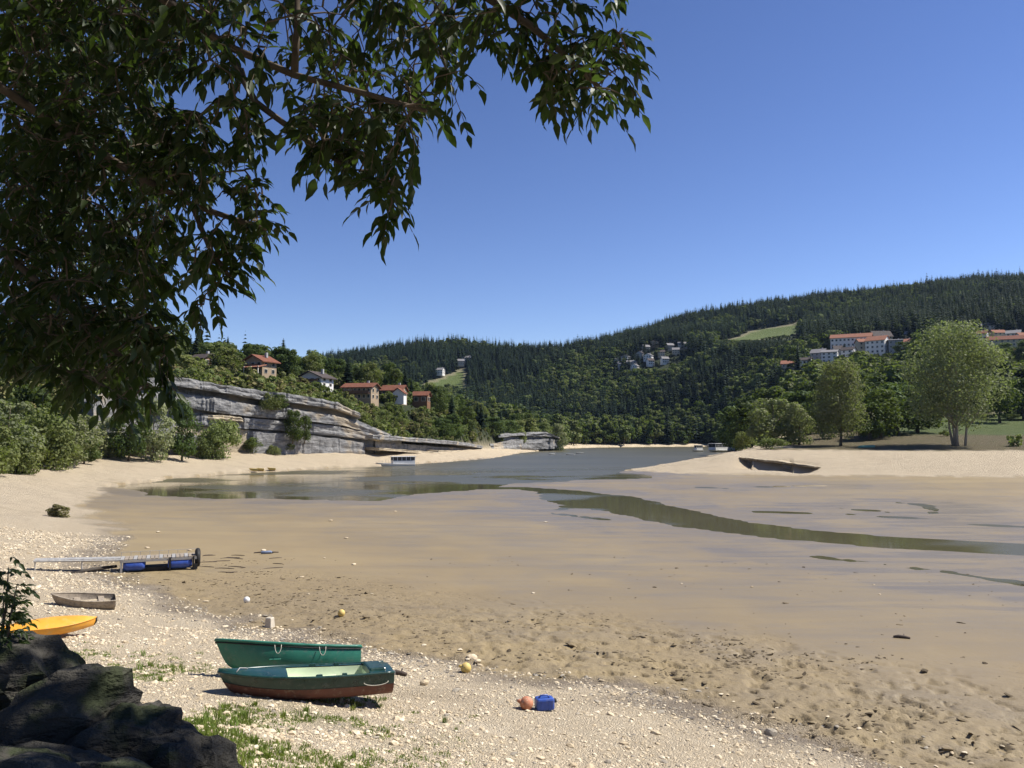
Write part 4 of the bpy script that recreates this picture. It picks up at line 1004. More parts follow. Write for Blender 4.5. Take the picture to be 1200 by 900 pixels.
# yellow kayak
e, L = place_boat('kayak', 'orange-yellow plastic kayak half hidden by the dark boulders', (112, 745), (-22, 748), .02, roll=R(-6), cat='kayak')
rw = hull_rows(L, .92, .33, .0, .10, .1, .05, full=.42, ns=24, box=.6)
b = MB().grid(rw); b.build('hull', P_YELLOW, e, True)
rows = []
for i, r in enumerate(rw):
    l_, q = Vector(r[0]), Vector(r[-1]); ww = (l_ - q).length
    rows.append([tuple(l_.lerp(q, k / 8) + Vector((0, 0, .16 * ww * math.sin(math.pi * k / 8)))) for k in range(9)])
MB().grid(rows).build('deck', P_YELLOW, e, True)
for sd in (-1, 1): MB().tube(gun_line(rw, sd, 0, .006), .013, 6).build('seam', P_YELLOW, e, True)
MB().tube([(-L / 2 + .06, 0, .13), (-L / 2 + .0, 0, .22), (-L / 2 + .0, 0, .33)], .03, 8).build('bow_cap', P_BLACK, e, True)

# wooden boat sunk in the gravel
e, L = place_boat('wooden_boat', 'old grey wooden boat half buried in the gravel above the kayak', (58, 708), (134, 713), -.12, roll=R(9), pitch=R(3))
rw = hull_rows(L, .95, .42, .22, .22, .8, .3)
b = MB().grid(rw); transom(b, rw[-1]); b.build('hull', P_OLDWOOD, e, True)
ri = hull_rows(L, .95, .40, .22, .22, .8, .3, inset=.035, floor=.06)
b = MB().grid([r[::-1] for r in ri]); b.build('liner', P_OLDWOOD, e, True)
for sd in (-1, 1): MB().tube(gun_line(rw, sd), .028, 6).build('gunwale', P_OLDWOOD, e, True)
for x in (-.2, .6): MB().box((x, 0, .33), (.2, .86, .03)).build('thwart', P_OLDWOOD, e)
b = MB(); rs_ = random.Random(4)
for k in range(26): b.add([Vector((rs_.uniform(-.9, 1.0), rs_.uniform(-.3, .3), .24)) + Vector(q) * rs_.uniform(.05, .1) for q in ((1, 0, 0), (0, 1, 0), (-1, 0, 0), (0, -1, 0), (0, 0, .8))], [(0, 1, 4), (1, 2, 4), (2, 3, 4), (3, 0, 4)])
kind(b.build('gravel_fill', MAT['rock_cream'], e), 'stuff')

# ------------------------------------------------------------------ stranded floating jetty
a, _ = hit(140, 671); c, _ = hit(230, 667); v = c - a; Lp = math.hypot(v.x, v.y); rz = math.atan2(v.y, v.x)
e = empty('floating_jetty', ((a.x + c.x) / 2, (a.y + c.y) / 2, (a.z + c.z) / 2 + .02), rz)
tag(e, 'stranded jetty with blue floats and long steel gangway', 'jetty')
dk = .62
for k in range(18):
    x = -Lp / 2 + Lp * (k + .5) / 18
    MB().box((x, .55, dk), (Lp / 18 - .03, 1.3, .045)).build('plank', P_OLDWOOD if k % 3 else P_STEEL, e)
for y in (-.10, 1.2): MB().box((0, y, dk - .08), (Lp, .06, .11)).build('frame_beam', P_STEEL, e)
for x in (-Lp / 2 + .03, -Lp / 2 + .9, .55, Lp / 2 - .12): MB().box((x, .55, dk - .09), (.06, 1.24, .09)).build('frame_beam', P_STEEL, e)
for x0, x1 in ((-Lp / 2 + .15, -Lp / 2 + 1.15), (Lp / 2 - 1.35, Lp / 2 - .2)):
    for y in (.10, .85):
        xs = np.linspace(x0, x1, 7); MB().tube([(x, y, .30) for x in xs], [.20, .26, .255, .26, .255, .26, .20], 14).build('float', P_BLUE, e, True)
MB().box((-.1, .5, .10), (1.35, 1.0, .16)).build('gap_shade', P_BLACK, e)  # black box standing in for the shade in the gap between the floats
for x in (-Lp / 2 + .08, .52, Lp / 2 - .15): MB().box((x, -.16, .25), (.09, .05, .80)).build('bracket', P_STEEL if x < 0 else P_BLACK, e)
tp = [(Lp / 2 + .06, .35 + .36 * math.cos(q), .50 + .36 * math.sin(q)) for q in np.linspace(0, 2 * math.pi, 17)]
MB().tube(tp, .13, 8, cap=False).build('tyre_fender', P_BLACK, e, True)
MB().box((Lp / 2 - .05, -.05, .12), (.2, .3, .24)).build('ballast_block', P_BLACK, e)
for k in range(9): MB().tube([(-Lp / 2 + Lp * k / 8, 1.2, dk), (-Lp / 2 + Lp * k / 8, 1.2, dk + .22)], .012, 5).build('rail_post', P_STEEL, e)
MB().tube([(-Lp / 2, 1.2, dk + .22), (Lp / 2, 1.2, dk + .22)], .010, 5).build('rail', P_STEEL, e)
g1, _ = hit(38, 669); inv = Matrix.Rotation(-rz, 3, 'Z'); q = inv @ (g1 - Vector(e.location)); q = Vector((q.x, q.y, q.z + .42))
for y in (.15, .85): MB().tube([(-Lp / 2, y, dk - .03), (q.x, q.y + y, q.z)], .055, 6).build('gangway_beam', P_STEEL, e)
for k in range(14):
    t = (k + .5) / 14; MB().box(((-Lp / 2) * (1 - t) + q.x * t, .5 + q.y * t, dk * (1 - t) + q.z * t + .04), (.26, .72, .03)).build('gangway_plank', P_STEEL, e)
for t in (.45, .98): MB().tube([(-Lp / 2 * (1 - t) + q.x * t, .15 + q.y * t, dk * (1 - t) + q.z * t), (-Lp / 2 * (1 - t) + q.x * t, .15 + q.y * t, -.1)], .03, 5).build('gangway_leg', P_STEEL, e)
a, _ = hit(84, 672); c, _ = hit(136, 669); m = (a + c) / 2
b = MB(); b.tube([Vector((-.5 * (c - a).length, 0, .10)), Vector((0, .03, .14)), Vector((.5 * (c - a).length, 0, .12))], [.07, .09, .08], 7)
o = b.build('washed_up_log', paint('dark_wet_log', (0.05, 0.04, 0.03), .8, .4, 5.0), None, True); o.location = m; o.rotation_euler = (0, 0, math.atan2(c.y - a.y, c.x - a.x)); tag(o, 'long dark log lying under the steel gangway', 'log')

# ------------------------------------------------------------------ tour boats far off
def tour_boat(label, px0, px1, py, d, cabin=(.3, .98), h=2.4, rzo=0.0, z=None, hullc=P_WHITE, group=None):
    a, c = at(px0, py, d), at(px1, py, d); L = (c - a).length; m = (a + c) / 2
    e = empty('tour_boat', (m.x, m.y, (H(m.x, m.y) + .02) if z is None else z), rzo); tag(e, label, 'boat', group)
    rw = hull_rows(L, L * .26, 1.0, .35, .5, .9, .8, full=.3)
    b = MB().grid(rw); transom(b, rw[-1]); b.build('hull', hullc, e, True)
    MB().grid([[tuple(Vector(r[0]).lerp(Vector(r[-1]), k / 3)) for k in range(4)] for r in rw]).build('deck', P_WHITE, e)
    for sd in (-1, 1): MB().tube(gun_line(rw, sd, -.15, .02), .045, 6).build('rubbing_strip', P_STEEL, e, True)
    x0, x1 = -L / 2 + L * cabin[0], -L / 2 + L * cabin[1]; W = L * .23
    cb = MB().box(((x0 + x1) / 2, 0, 1.0 + (h - 1) * .23), (x1 - x0, W, (h - 1) * .46)).build('cabin', P_WHITE, e)
    MB().box(((x0 + x1) / 2, 0, h + .05), (x1 - x0 + .5, W + .3, .14)).build('roof', P_WHITE, e, bevel=.04)
    n = max(3, int((x1 - x0) / .95))
    for sd in (-1, 1):
        for k in range(n):
            MB().box((x0 + (x1 - x0) * (k + .5) / n, sd * (W / 2 - .04), 1.0 + (h - 1) * .72), ((x1 - x0) / n - .14, .05, (h - 1) * .5)).build('window', GLASS, e)
        for k in range(n + 1): MB().box((x0 + (x1 - x0) * k / n, sd * (W / 2 - .05), 1.0 + (h - 1) * .72), (.12, .09, (h - 1) * .54)).build('window_post', P_WHITE, e)
    for k in range(5): MB().tube([(-L / 2 + .6 + k * (x0 + L / 2 - .8) / 4, -W * .42, 1.1), (-L / 2 + .6 + k * (x0 + L / 2 - .8) / 4, -W * .42, 1.95)], .03, 4).build('rail_post', P_STEEL, e)
    return e
e = tour_boat('white tour boat with a row of dark windows aground below the ledges', 440, 486, 543, 197, (.42, .99), 2.7, R(22))
MB().box((-6.0, -.2, .62), (4.6, 1.2, .12), (0, R(4), 0)).build('gangway', P_BLACK, e)
tour_boat('long white tour boat moored off the end of the spit', 822, 868, 527, 378, (.14, .96), 4.0, R(38), z=-.15)
tour_boat('short white launch moored ahead of the long tour boat', 808, 826, 526, 384, (.35, .9), 3.2, R(34), z=-.15)
p = at(874, 525, 372); o = MB().box((0, 0, .4), (9, 2.2, .35)).build('landing_stage', P_STEEL, None); o.location = (p.x, p.y, 0); tag(o, 'grey landing stage between the tour boat and the shore', 'landing stage')

P_BUOYY = paint('yellow_plastic', (0.62, 0.45, 0.13), .6, .25, 6.0, dirt=(0.50, 0.42, 0.25))
P_BUOYO = paint('faded_orange_plastic', (0.48, 0.19, 0.10), .65, .25, 6.0, dirt=(0.50, 0.36, 0.25))
def small_boat(label, px, py, d, L, mat, z=None, rz=0.0, upturned=False, group=None, name='small_boat'):
    p = at(px, py, d); e = empty(name, (p.x, p.y, (H(p.x, p.y)) if z is None else z), rz); tag(e, label, 'boat', group)
    rw = hull_rows(L, L * .36, .42, .12, .18, .8, .25)
    ri = hull_rows(L, L * .36, .40, .12, .18, .8, .25, inset=.04, floor=.06)
    b = MB().grid(rw); transom(b, rw[-1]); h_ = b.build('hull', mat, e, True)
    i_ = MB().grid([r[::-1] for r in ri]).build('liner', mat, e, True)
    g_ = [MB().tube(gun_line(rw, sd), .035, 6).build('gunwale', mat, e, True) for sd in (-1, 1)]
    k_ = MB().tube([(r[len(r) // 2][0], 0, r[len(r) // 2][2] - .02) for r in rw], .03, 5).build('keel', mat, e, True)
    t_ = MB().box((0, 0, .3), (.25, L * .33, .04)).build('thwart', mat, e)
    if upturned:
        for q in [h_, i_, k_, t_] + g_: q.rotation_euler = (math.pi, 0, 0); q.location = (0, 0, .46)
    return e
p, d_ = hit(1015, 525); small_boat('small teal boat lying upturned on the grass by the rounded willow', 1015, 525, d_, 3.4, P_TEAL, z=p.z + .12, rz=R(-15), upturned=True)
for px, py in ((668, 533), (679, 531.5), (646, 532.5)):
    small_boat('tiny white rowing boat afloat on the far lake', px, py, 7.0 * F_PX / (py - 512), 3.6, P_WHITE, z=-.1, rz=R(px % 60), group='white boats on the lake')
for px, py, L in ((297, 551.8, 1.7), (305, 551.5, 1.4), (318, 551.0, 1.6)):
    q, d_ = hit(px, py); small_boat('yellow boat drawn up at the waterline below the cliff', px, py, d_, L, P_BUOYY, rz=R(10 + px % 20), group='yellow boats at the waterline', name='yellow_boat')

# ------------------------------------------------------------------ floats, can, stones
def ball(name, label, px, py, r, mat, cat, group=None, squash=1.0, neck=True, mat2=None):
    p, d_ = hit(px, py); e = empty(name, (p.x, p.y, p.z + r * squash * .8)); tag(e, label, cat, group)
    rows = []
    for i in range(11):
        a = math.pi * i / 10; rows.append([(r * math.sin(a) * math.cos(q), r * math.sin(a) * math.sin(q), r * squash * math.cos(a)) for q in np.linspace(0, 2 * math.pi, 17)])
    MB().grid(rows).build('shell', mat, e, True)
    if neck:
        n_ = MB().tube([(0, 0, 0), (-r * .95, -.1 * r, r * .35), (-r * 1.35, -.15 * r, r * .5)], [r * .4, r * .32, r * .18], 8).build('neck', mat2 or mat, e, True)
        MB().tube([(-r * 1.3 + r * .2 * math.cos(q), -.15 * r, r * .5 + r * .2 * math.sin(q)) for q in np.linspace(0, 6.283, 9)], r * .06, 5).build('eye_ring', P_ROPE, n_, True)
    return e
P_BUOYP = paint('pale_plastic', (0.68, 0.62, 0.48), .6, .2, 6.0)
ball('mooring_buoy', 'faded orange mooring buoy beside the blue can', 617, 831, .155, P_BUOYO, 'buoy')
ball('mooring_buoy', 'yellow buoy on the mud just behind the green rowing boat', 357, 765, .14, P_BUOYY, 'buoy')
ball('mooring_buoy', 'dirty yellow buoy at the dark gravel edge beside pale stones', 546, 788, .15, P_BUOYY, 'buoy')
ball('mooring_buoy', 'yellow buoy alone on the mud beyond the concrete block', 400, 722, .14, P_BUOYY, 'buoy', neck=False)
ball('float', 'small white float on the mud beyond the concrete block', 289, 706, .13, P_WHITE, 'float', neck=False)
# blue jerrycan
p, d_ = hit(638, 832); e = empty('jerrycan', (p.x, p.y, p.z + .15), R(12)); tag(e, 'blue plastic jerrycan lying on the gravel beside the orange buoy', 'can')
b = MB().box((0, 0, 0), (.42, .30, .27)); b.build('body', P_BLUE, e, bevel=.05, smooth_=False)
MB().tube([(-.15, -.05, .13), (-.10, -.05, .19), (.05, -.05, .19), (.11, -.05, .13)], .02, 6).build('handle', P_BLUE, e, True)
MB().tube([(.20, -.02, .05), (.27, -.02, .05)], .045, 10).build('cap', P_BLACK, e, True)
for x in (-.1, .08): MB().box((x, -.152, 0), (.03, .012, .2)).build('rib', P_BLUE, e)

def stone_mesh(seed, sub=2, amp=.35, flat=.6):
    import bmesh
    bm = bmesh.new(); bmesh.ops.create_icosphere(bm, subdivisions=sub, radius=1.0); r_ = random.Random(seed)
    ax = [Vector((r_.gauss(0, 1), r_.gauss(0, 1), r_.gauss(0, 1))).normalized() for _ in range(9)]; of = [r_.uniform(.55, .95) for _ in ax]
    for v in bm.verts:
        n_ = v.co.normalized(); k = 1.0
        for a, o_ in zip(ax, of):
            dd = n_.dot(a)
            if dd > 0: k = min(k, o_ / dd)
        v.co = n_ * (k * (1 - amp * .3) + amp * .3 + r_.uniform(-.03, .03)); v.co.z *= flat
    me = bpy.data.meshes.new('stone'); bm.to_mesh(me); bm.free(); return me
def stone_mat(name, a, b, c):
    t = NT(name); r_ = t.rnd(); n_ = t.noise(t.pos(), 7.0, 4)
    t.set(color=t.mix(t.gray(n_, .4, .7, 0, .4), t.ramp(r_, [(0, a), (.5, b), (1, c)]), tuple(q * .7 for q in a)), rough=.9, spec=.2, normal=t.bump(n_, .4, .05)); return t.m
M_PEB = stone_mat('pale_pebble', (0.48, 0.385, 0.255), (0.63, 0.525, 0.365), (0.74, 0.65, 0.49))
M_GREY = stone_mat('grey_stone', (0.20, 0.175, 0.145), (0.30, 0.265, 0.21), (0.42, 0.37, 0.29))
SM = []
for k in range(6):
    me = stone_mesh(900 + k, 2); me.materials.append(M_PEB); SM.append(me)
SG = []
for k in range(4):
    me = stone_mesh(920 + k, 2); me.materials.append(M_GREY); SG.append(me)
def stone(px, py, r, mats, label, group=None, rz=None, sc=(1, .8, .8), name='stone'):
    p, d_ = hit(px, py); o = link(bpy.data.objects.new(name, mats)); o.location = (p.x, p.y, p.z + r * sc[2] * .30)
    o.scale = (r * sc[0], r * sc[1], r * sc[2]); o.rotation_euler = (0, 0, random.uniform(0, 6.28) if rz is None else rz); return tag(o, label, 'stone', group)
stone(497, 803, .16, SM[0], 'pale angular stone beside the dark driftwood log', sc=(.8, .8, 1))
stone(535, 810, .15, SG[0], 'dark flat stone on the gravel beyond the motor dinghy', sc=(1.1, .7, .6))
stone(903, 861, .17, SG[1], 'rounded grey-brown stone at the lower mud edge', sc=(.9, .9, 1))
for px, py, r_ in ((553, 772, .2), (560, 776, .13), (548, 774, .1)): stone(px, py, r_, SM[px % 6], 'pale stone in the little heap behind the dirty yellow buoy', 'heap of pale stones')
for k in range(34):
    t = (k + .5) / 34; px = 700 + 470 * t + random.uniform(-14, 14); py = 800 + 92 * t ** 1.1 + random.uniform(-16, 10)
    stone(px, py, random.uniform(.035, .085), (SM + SG)[k % 10], 'flat stone along the lower mud edge', 'stones along the mud edge', sc=(1.3, .8, .5))
for k in range(26):
    px = random.uniform(180, 560); py = 700 + (px - 180) * .19 + random.uniform(-14, 22)
    stone(px, py, random.uniform(.05, .12), (SM + SG)[k % 10], 'small stone on the grey gravel edge behind the boats', 'stones on the grey gravel edge', sc=(1.2, .8, .5))
for k in range(26):
    px = random.uniform(150, 1180); py = random.uniform(585, 700)
    if 640 < px and py < 665: continue
    stone(px, py, random.uniform(.05, .10) * (1 + (700 - py) / 60), SM[k % 6], 'pale stone lying on the bare mud flat', 'stones on the mud flat', sc=(1.2, .8, .6))
p, d_ = hit(316, 735); e = empty('mooring_block', (p.x, p.y, p.z), R(-20)); tag(e, 'pale concrete mooring block standing on the mud edge', 'block')
MB().box((0, 0, .16), (.28, .26, .36), taper=.8).build('block', paint('pale_concrete', (0.55, 0.49, 0.39), .9, .2, 6.0), e, bevel=.02)
MB().tube([(.09 * math.cos(q), 0, .36 + .07 * math.sin(q)) for q in np.linspace(0, math.pi, 8)], .012, 5).build('ring', P_STEEL, e, True)
P_DRIFT = paint('dark_driftwood', (0.075, 0.055, 0.042), .85, .4, 6.0, bump=.3)
def driftwood(px, py, L, r, rz, label, group=None, bend=.08):
    p, d_ = hit(px, py); b = MB(); b.tube([(-L / 2, 0, 0), (-L * .2, bend * L, r * .4), (L * .2, bend * L * .6, r * .2), (L / 2, 0, 0)], [r * .7, r, r * .95, r * .6], 8)
    b.tube([(L * .1, bend * L, 0), (L * .16, bend * L + r * 2.4, r * 1.6)], [r * .4, r * .15], 5)
    o = b.build('driftwood', P_DRIFT, None, True); o.location = (p.x, p.y, p.z + r * .45); o.rotation_euler = (0, 0, rz); return tag(o, label, 'driftwood', group)
driftwood(466, 791, .5, .07, R(-12), 'short dark driftwood log beside the motor dinghy')
driftwood(1057, 748, .52, .06, R(-20), 'short black log alone on the smooth mud')
driftwood(312, 648, 1.4, .05, R(15), 'grey branch stranded on the mud beyond the jetty')
for k in range(16):
    px = random.uniform(240, 330); py = random.uniform(650, 672)
    driftwood(px, py, random.uniform(.5, 1.1), .022, random.uniform(-.5, .7), 'thin stick in the drift line beside the jetty', 'sticks in the drift line')
# little blue wreckage
p, d_ = hit(313, 649); e = empty('plastic_drum', (p.x, p.y, p.z + .06), R(20)); tag(e, 'crushed blue plastic drum lying on the mud beyond the jetty', 'drum')
MB().tube([(-.35, 0, 0), (-.3, 0, .02), (.2, .02, .03), (.28, 0, 0)], [.06, .10, .09, .05], 9).build('shell', paint('faded_blue_plastic', (0.14, 0.19, 0.30), .6, .3, 5.0, dirt=(0.25, 0.22, 0.17)), e, True)
MB().tube([(.28, 0, 0), (.34, 0, .01)], .05, 8).build('cap', P_BLACK, e, True)

# ------------------------------------------------------------------ uncountable ground cover
rs = np.random.default_rng(55)
def view_points(n, d0, d1, half=37):
    a = rs.uniform(R(-half), R(half), n); d = np.sqrt(rs.uniform(d0 ** 2, d1 ** 2, n)); return d * np.sin(a), d * np.cos(a)
pp = [proto('pebble_shape', m) for m in [stone_mesh(940 + k, 1, .3, .65) for k in range(4)]]
for q in pp: q.data.materials.append(M_PEB)
pg = [proto('pebble_shape', stone_mesh(950 + k, 1, .3, .55)) for k in range(2)]
for q in pg: q.data.materials.append(M_GREY)
x, y = view_points(230000, 7, 62); z, s, lk = terrain(x, y); den = fbm(x / 1.6, y / 1.6, 61, 3)
r_ = np.hypot(x, y); ok = (s > -.3 + den * 1.5) & (s < 30) & (rs.uniform(size=len(x)) < np.clip(.55 + den, .12, 1) * np.where(r_ > 30, .6, 1)); x, y, z, s, r_ = x[ok], y[ok], z[ok], s[ok], r_[ok]; m = len(x)
sz = np.exp(rs.normal(-3.85, .5, m)) * (1 + r_ / 70); sz = np.clip(sz, .010, .10)
idx = np.where(rs.uniform(size=m) < np.where(s < 2.0, .42, .07), rs.integers(4, 6, m), rs.integers(0, 4, m))
o = scatter('pebbles', np.c_[x, y, z + sz * .12], rs.uniform(-.3, .3, (m, 3)) + np.c_[np.zeros(m), np.zeros(m), rs.uniform(0, 6.28, m)], np.c_[sz * rs.uniform(.8, 1.5, m), sz, sz * rs.uniform(.7, 1.1, m)], idx, pp + pg)
o['label'] = 'pale limestone pebbles covering the shore'; o['category'] = 'pebbles'; print('pebbles', m)
# clods and dark bits on the drying mud
M_CLOD = stone_mat('dark_mud_clod', (0.07, 0.052, 0.032), (0.13, 0.10, 0.06), (0.21, 0.165, 0.10))
pc = [proto('clod_shape', stone_mesh(960 + k, 1, .5, .5)) for k in range(3)]
for q in pc: q.data.materials.append(M_CLOD)
x, y = view_points(60000, 12, 48); z, s, lk = terrain(x, y); den = fbm(x / 2.4, y / 1.6, 63, 3) + .5 * fbm(x / .5, y / .5, 64, 2)
ok = (s < .3) & (rs.uniform(size=len(x)) < np.clip((den + .08) * 1.5, .0, 1) * smooth(-11, -3, s) * (.45 + .55 * smooth(-4, 8, x)) + .006); x, y, z = x[ok], y[ok], z[ok]; m = len(x)
sz = np.clip(np.exp(rs.normal(-3.3, .5, m)), .012, .11)
o = scatter('mud_clods', np.c_[x, y, z], np.c_[rs.normal(0, .2, m), rs.normal(0, .2, m), rs.normal(.3, .9, m)], np.c_[sz * rs.uniform(1, 2.6, m), sz * rs.uniform(.6, 1.1, m), sz * rs.uniform(.4, 1, m)], rs.integers(0, 3, m), pc)
o['label'] = 'dark clods and weed scraps on the drying mud'; o['category'] = 'mud clods'; print('clods', m)
# grass tufts on the gravel
M_GRASS = leaf_mat('weed_blades', (0.11, 0.16, 0.035), (0.19, 0.235, 0.065), .3, 2.0, .6)
def tuft(seed, n, h, spread):
    r0 = np.random.default_rng(seed); V = []; F = []
    for k in range(n):
        an = r0.uniform(0, 6.28); ln = h * r0.uniform(.5, 1.1); o_ = np.array([r0.normal(0, spread), r0.normal(0, spread), 0]); dd = np.array([math.cos(an), math.sin(an), 0]); sd = np.array([-dd[1], dd[0], 0]) * .010
        lean = r0.uniform(.1, .7); b_ = len(V)
        V += [o_ - sd, o_ + sd, o_ + dd * ln * lean * .4 + [0, 0, ln * .6] + sd * .8, o_ + dd * ln * lean * .4 + [0, 0, ln * .6] - sd * .8, o_ + dd * ln * lean + [0, 0, ln]]
        F += [[b_, b_ + 1, b_ + 2, b_ + 3], [b_ + 3, b_ + 2, b_ + 4, b_ + 4]]
    F = [f if f[2] != f[3] else f[:3] for f in F]
    return mesh_data('tuft', V, F, M_GRASS)
pt = [proto('tuft_shape', tuft(970 + k, 22, (.07, .10, .22)[k], (.07, .08, .04)[k])) for k in range(3)]
n = 60000; px = rs.uniform(20, 620, n); dd = rs.uniform(7, 26, n); x = (px - 600) / F_PX * dd; y = dd; z, s, lk = terrain(x, y); ppx, ppy = in_px(x, y, z)
den = fbm(x / 1.7, y / 1.7, 71, 3)
zone = (smooth(755, 830, ppy) * smooth(580, 300, ppx) + smooth(745, 758, ppy) * smooth(150, 120, ppx)) * smooth(.5, 3, s - 4)
ok = (rs.uniform(size=n) < np.clip(den * .7 + .10, 0, .34) * zone); x, y, z = x[ok], y[ok], z[ok]; m = len(x); sc = rs.uniform(.35, .95, m)
o = scatter('grass_tufts', np.c_[x, y, z - .01], np.c_[np.zeros((m, 2)), rs.uniform(0, 6.28, m)], np.c_[sc, sc, sc], np.minimum(2, rs.geometric(.7, m) - 1), pt)
o['label'] = 'sparse green weeds and grass growing through the gravel'; o['category'] = 'grass'; print('tufts', m)
p, d_ = hit(70, 606); put_tree('drybush', p.x, p.y, 1.1, 2.0, 'dry_bush', 'small dry brown bush alone on the gravel slope', cat='shrub')
# ------------------------------------------------------------------ shaded boulders beside the viewpoint
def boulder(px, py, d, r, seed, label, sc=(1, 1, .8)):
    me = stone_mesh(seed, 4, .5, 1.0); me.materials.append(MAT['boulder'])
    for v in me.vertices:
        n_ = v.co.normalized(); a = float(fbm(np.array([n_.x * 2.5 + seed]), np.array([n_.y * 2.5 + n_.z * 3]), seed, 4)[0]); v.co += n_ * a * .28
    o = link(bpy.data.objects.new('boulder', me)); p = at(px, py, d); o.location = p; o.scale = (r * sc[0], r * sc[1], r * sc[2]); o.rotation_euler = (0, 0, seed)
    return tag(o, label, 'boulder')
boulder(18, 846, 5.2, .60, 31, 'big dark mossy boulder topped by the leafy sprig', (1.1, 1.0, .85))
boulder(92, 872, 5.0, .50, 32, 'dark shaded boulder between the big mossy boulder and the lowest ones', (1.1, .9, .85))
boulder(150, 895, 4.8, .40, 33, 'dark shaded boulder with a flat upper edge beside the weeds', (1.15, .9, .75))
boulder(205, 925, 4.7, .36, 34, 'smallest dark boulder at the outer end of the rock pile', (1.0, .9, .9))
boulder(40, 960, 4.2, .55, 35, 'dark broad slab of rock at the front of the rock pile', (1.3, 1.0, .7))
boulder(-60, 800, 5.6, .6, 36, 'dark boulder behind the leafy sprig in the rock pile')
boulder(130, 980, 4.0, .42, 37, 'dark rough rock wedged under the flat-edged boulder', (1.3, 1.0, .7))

# ------------------------------------------------------------------ the shade tree with compound leaves
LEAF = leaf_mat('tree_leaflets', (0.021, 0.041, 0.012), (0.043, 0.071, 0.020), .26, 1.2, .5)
LV = np.array([(0, 0, 0), (.36, 0, -.03), (.70, 0, -.07), (1.0, 0, -.19), (.34, .19, .035), (.68, .115, -.01), (.34, -.19, .035), (.68, -.115, -.01), (.14, .11, .02), (.14, -.11, .02)])
LF = [(0, 1, 4, 8), (1, 2, 5, 4), (2, 3, 5), (0, 9, 6, 1), (1, 6, 7, 2), (2, 7, 3)]
leaf_me = mesh_data('leaf', LV, LF, LEAF)

def compound(p, d, rs, size=1.0):
    """leaflet matrices of one compound leaf whose stalk leaves p along d"""
    d = Vector(d).normalized(); out = []
    up = Vector((0, 0, 1)); sd = d.cross(up)
    if sd.length < .1: sd = Vector((1, 0, 0))
    sd.normalize(); L = .15 * size * rs.uniform(.8, 1.2); pts = []
    for k in range(4):
        t = k / 3; pts.append(Vector(p) + d * L * t + Vector((0, 0, -.06 * size * t * t)))
    specs = [(3, 0)] + [(2, 1), (2, -1), (1, 1), (1, -1)] + ([(0, 1), (0, -1)] if rs.uniform(0, 1) < .5 else [])
    for k, s_ in specs:
        v = d * (.75 if s_ else 1) + sd * s_ * rs.uniform(.55, .9) + Vector((rs.gauss(0, .15), rs.gauss(0, .15), rs.uniform(-.95, -.25))); v.normalize()
        nrm = (up + Vector((rs.gauss(0, .45), rs.gauss(0, .45), 0))); w_ = nrm.cross(v)
        if w_.length < .05: w_ = sd.copy()
        w_.normalize(); n2 = v.cross(w_); ln = .094 * size * rs.uniform(.75, 1.25) * (1.15 if s_ == 0 else 1)
        M = Matrix((v * ln, w_ * ln * rs.uniform(.95, 1.3), n2 * ln)).transposed().to_4x4(); M.translation = pts[k]
        out.append(M)
    return pts, out

rt = random.Random(12)
CANOPY = [  # (polygon in pixels, number of compound leaves, near, far)
    ([(0, 0), (205, 0), (215, 120), (195, 250), (215, 330), (175, 385), (150, 420), (60, 420), (0, 410)], 1500, 4.6, 8.6),
    ([(0, 390), (150, 380), (178, 430), (185, 470), (150, 505), (120, 475), (75, 490), (60, 460), (0, 445)], 230, 4.8, 7.0),
    ([(195, 0), (300, 0), (330, 60), (300, 110), (215, 110)], 70, 4.0, 5.6),
    ([(300, 0), (545, 0), (550, 70), (545, 150), (470, 180), (380, 190), (330, 120), (340, 60)], 170, 4.2, 6.2),
    ([(340, 150), (500, 140), (495, 190), (468, 235), (452, 252), (400, 225), (365, 200)], 70, 3.9, 4.8),
    ([(190, 150), (290, 130), (310, 190), (290, 215), (230, 240), (195, 260)], 70, 4.2, 5.4),
    ([(210, 220), (300, 215), (318, 250), (262, 290), (300, 318), (285, 335), (245, 355), (205, 340)], 34, 4.4, 5.2),
    ([(150, 380), (195, 385), (205, 440), (180, 450), (160, 430)], 14, 4.6, 5.0),
    ([(640, 55), (728, 55), (742, 110), (725, 145), (690, 140), (640, 130), (632, 95)], 56, 4.0, 4.6),
    ([(545, 0), (700, 0), (670, 30), (640, 60), (600, 75), (560, 70)], 42, 4.0, 4.7), ([(690, 0), (740, 0), (735, 4)], 3, 4.1, 4.3),
    ([(262, 232), (322, 240), (322, 290), (275, 300)], 17, 4.7, 5.3), ([(245, 310), (300, 310), (296, 345), (250, 358)], 13, 4.7, 5.2), ([(225, 350), (262, 352), (255, 385), (230, 388)], 8, 4.7, 5.2), ([(170, 400), (205, 405), (210, 460), (180, 470)], 9, 4.7, 5.0), ([(435, 230), (478, 232), (470, 280), (450, 282)], 9, 4.0, 4.5)]
SKYGAPS = [(262, 215, 16), (225, 90, 12), (420, 60, 10), (500, 40, 10), (400, 130, 10), (290, 90, 12), (380, 20, 10), (208, 128, 26), (312, 48, 22), (308, 205, 24), (355, 110, 14), (330, 250, 22), (240, 118, 16), (280, 262, 14), (445, 150, 9), (590, 110, 20)]
def in_poly(x, y, P):
    c = False
    for i in range(len(P)):
        (x1, y1), (x2, y2) = P[i], P[i - 1]
        if (y1 > y) != (y2 > y) and x < (x2 - x1) * (y - y1) / (y2 - y1) + x1: c = not c
    return c
clusters = []
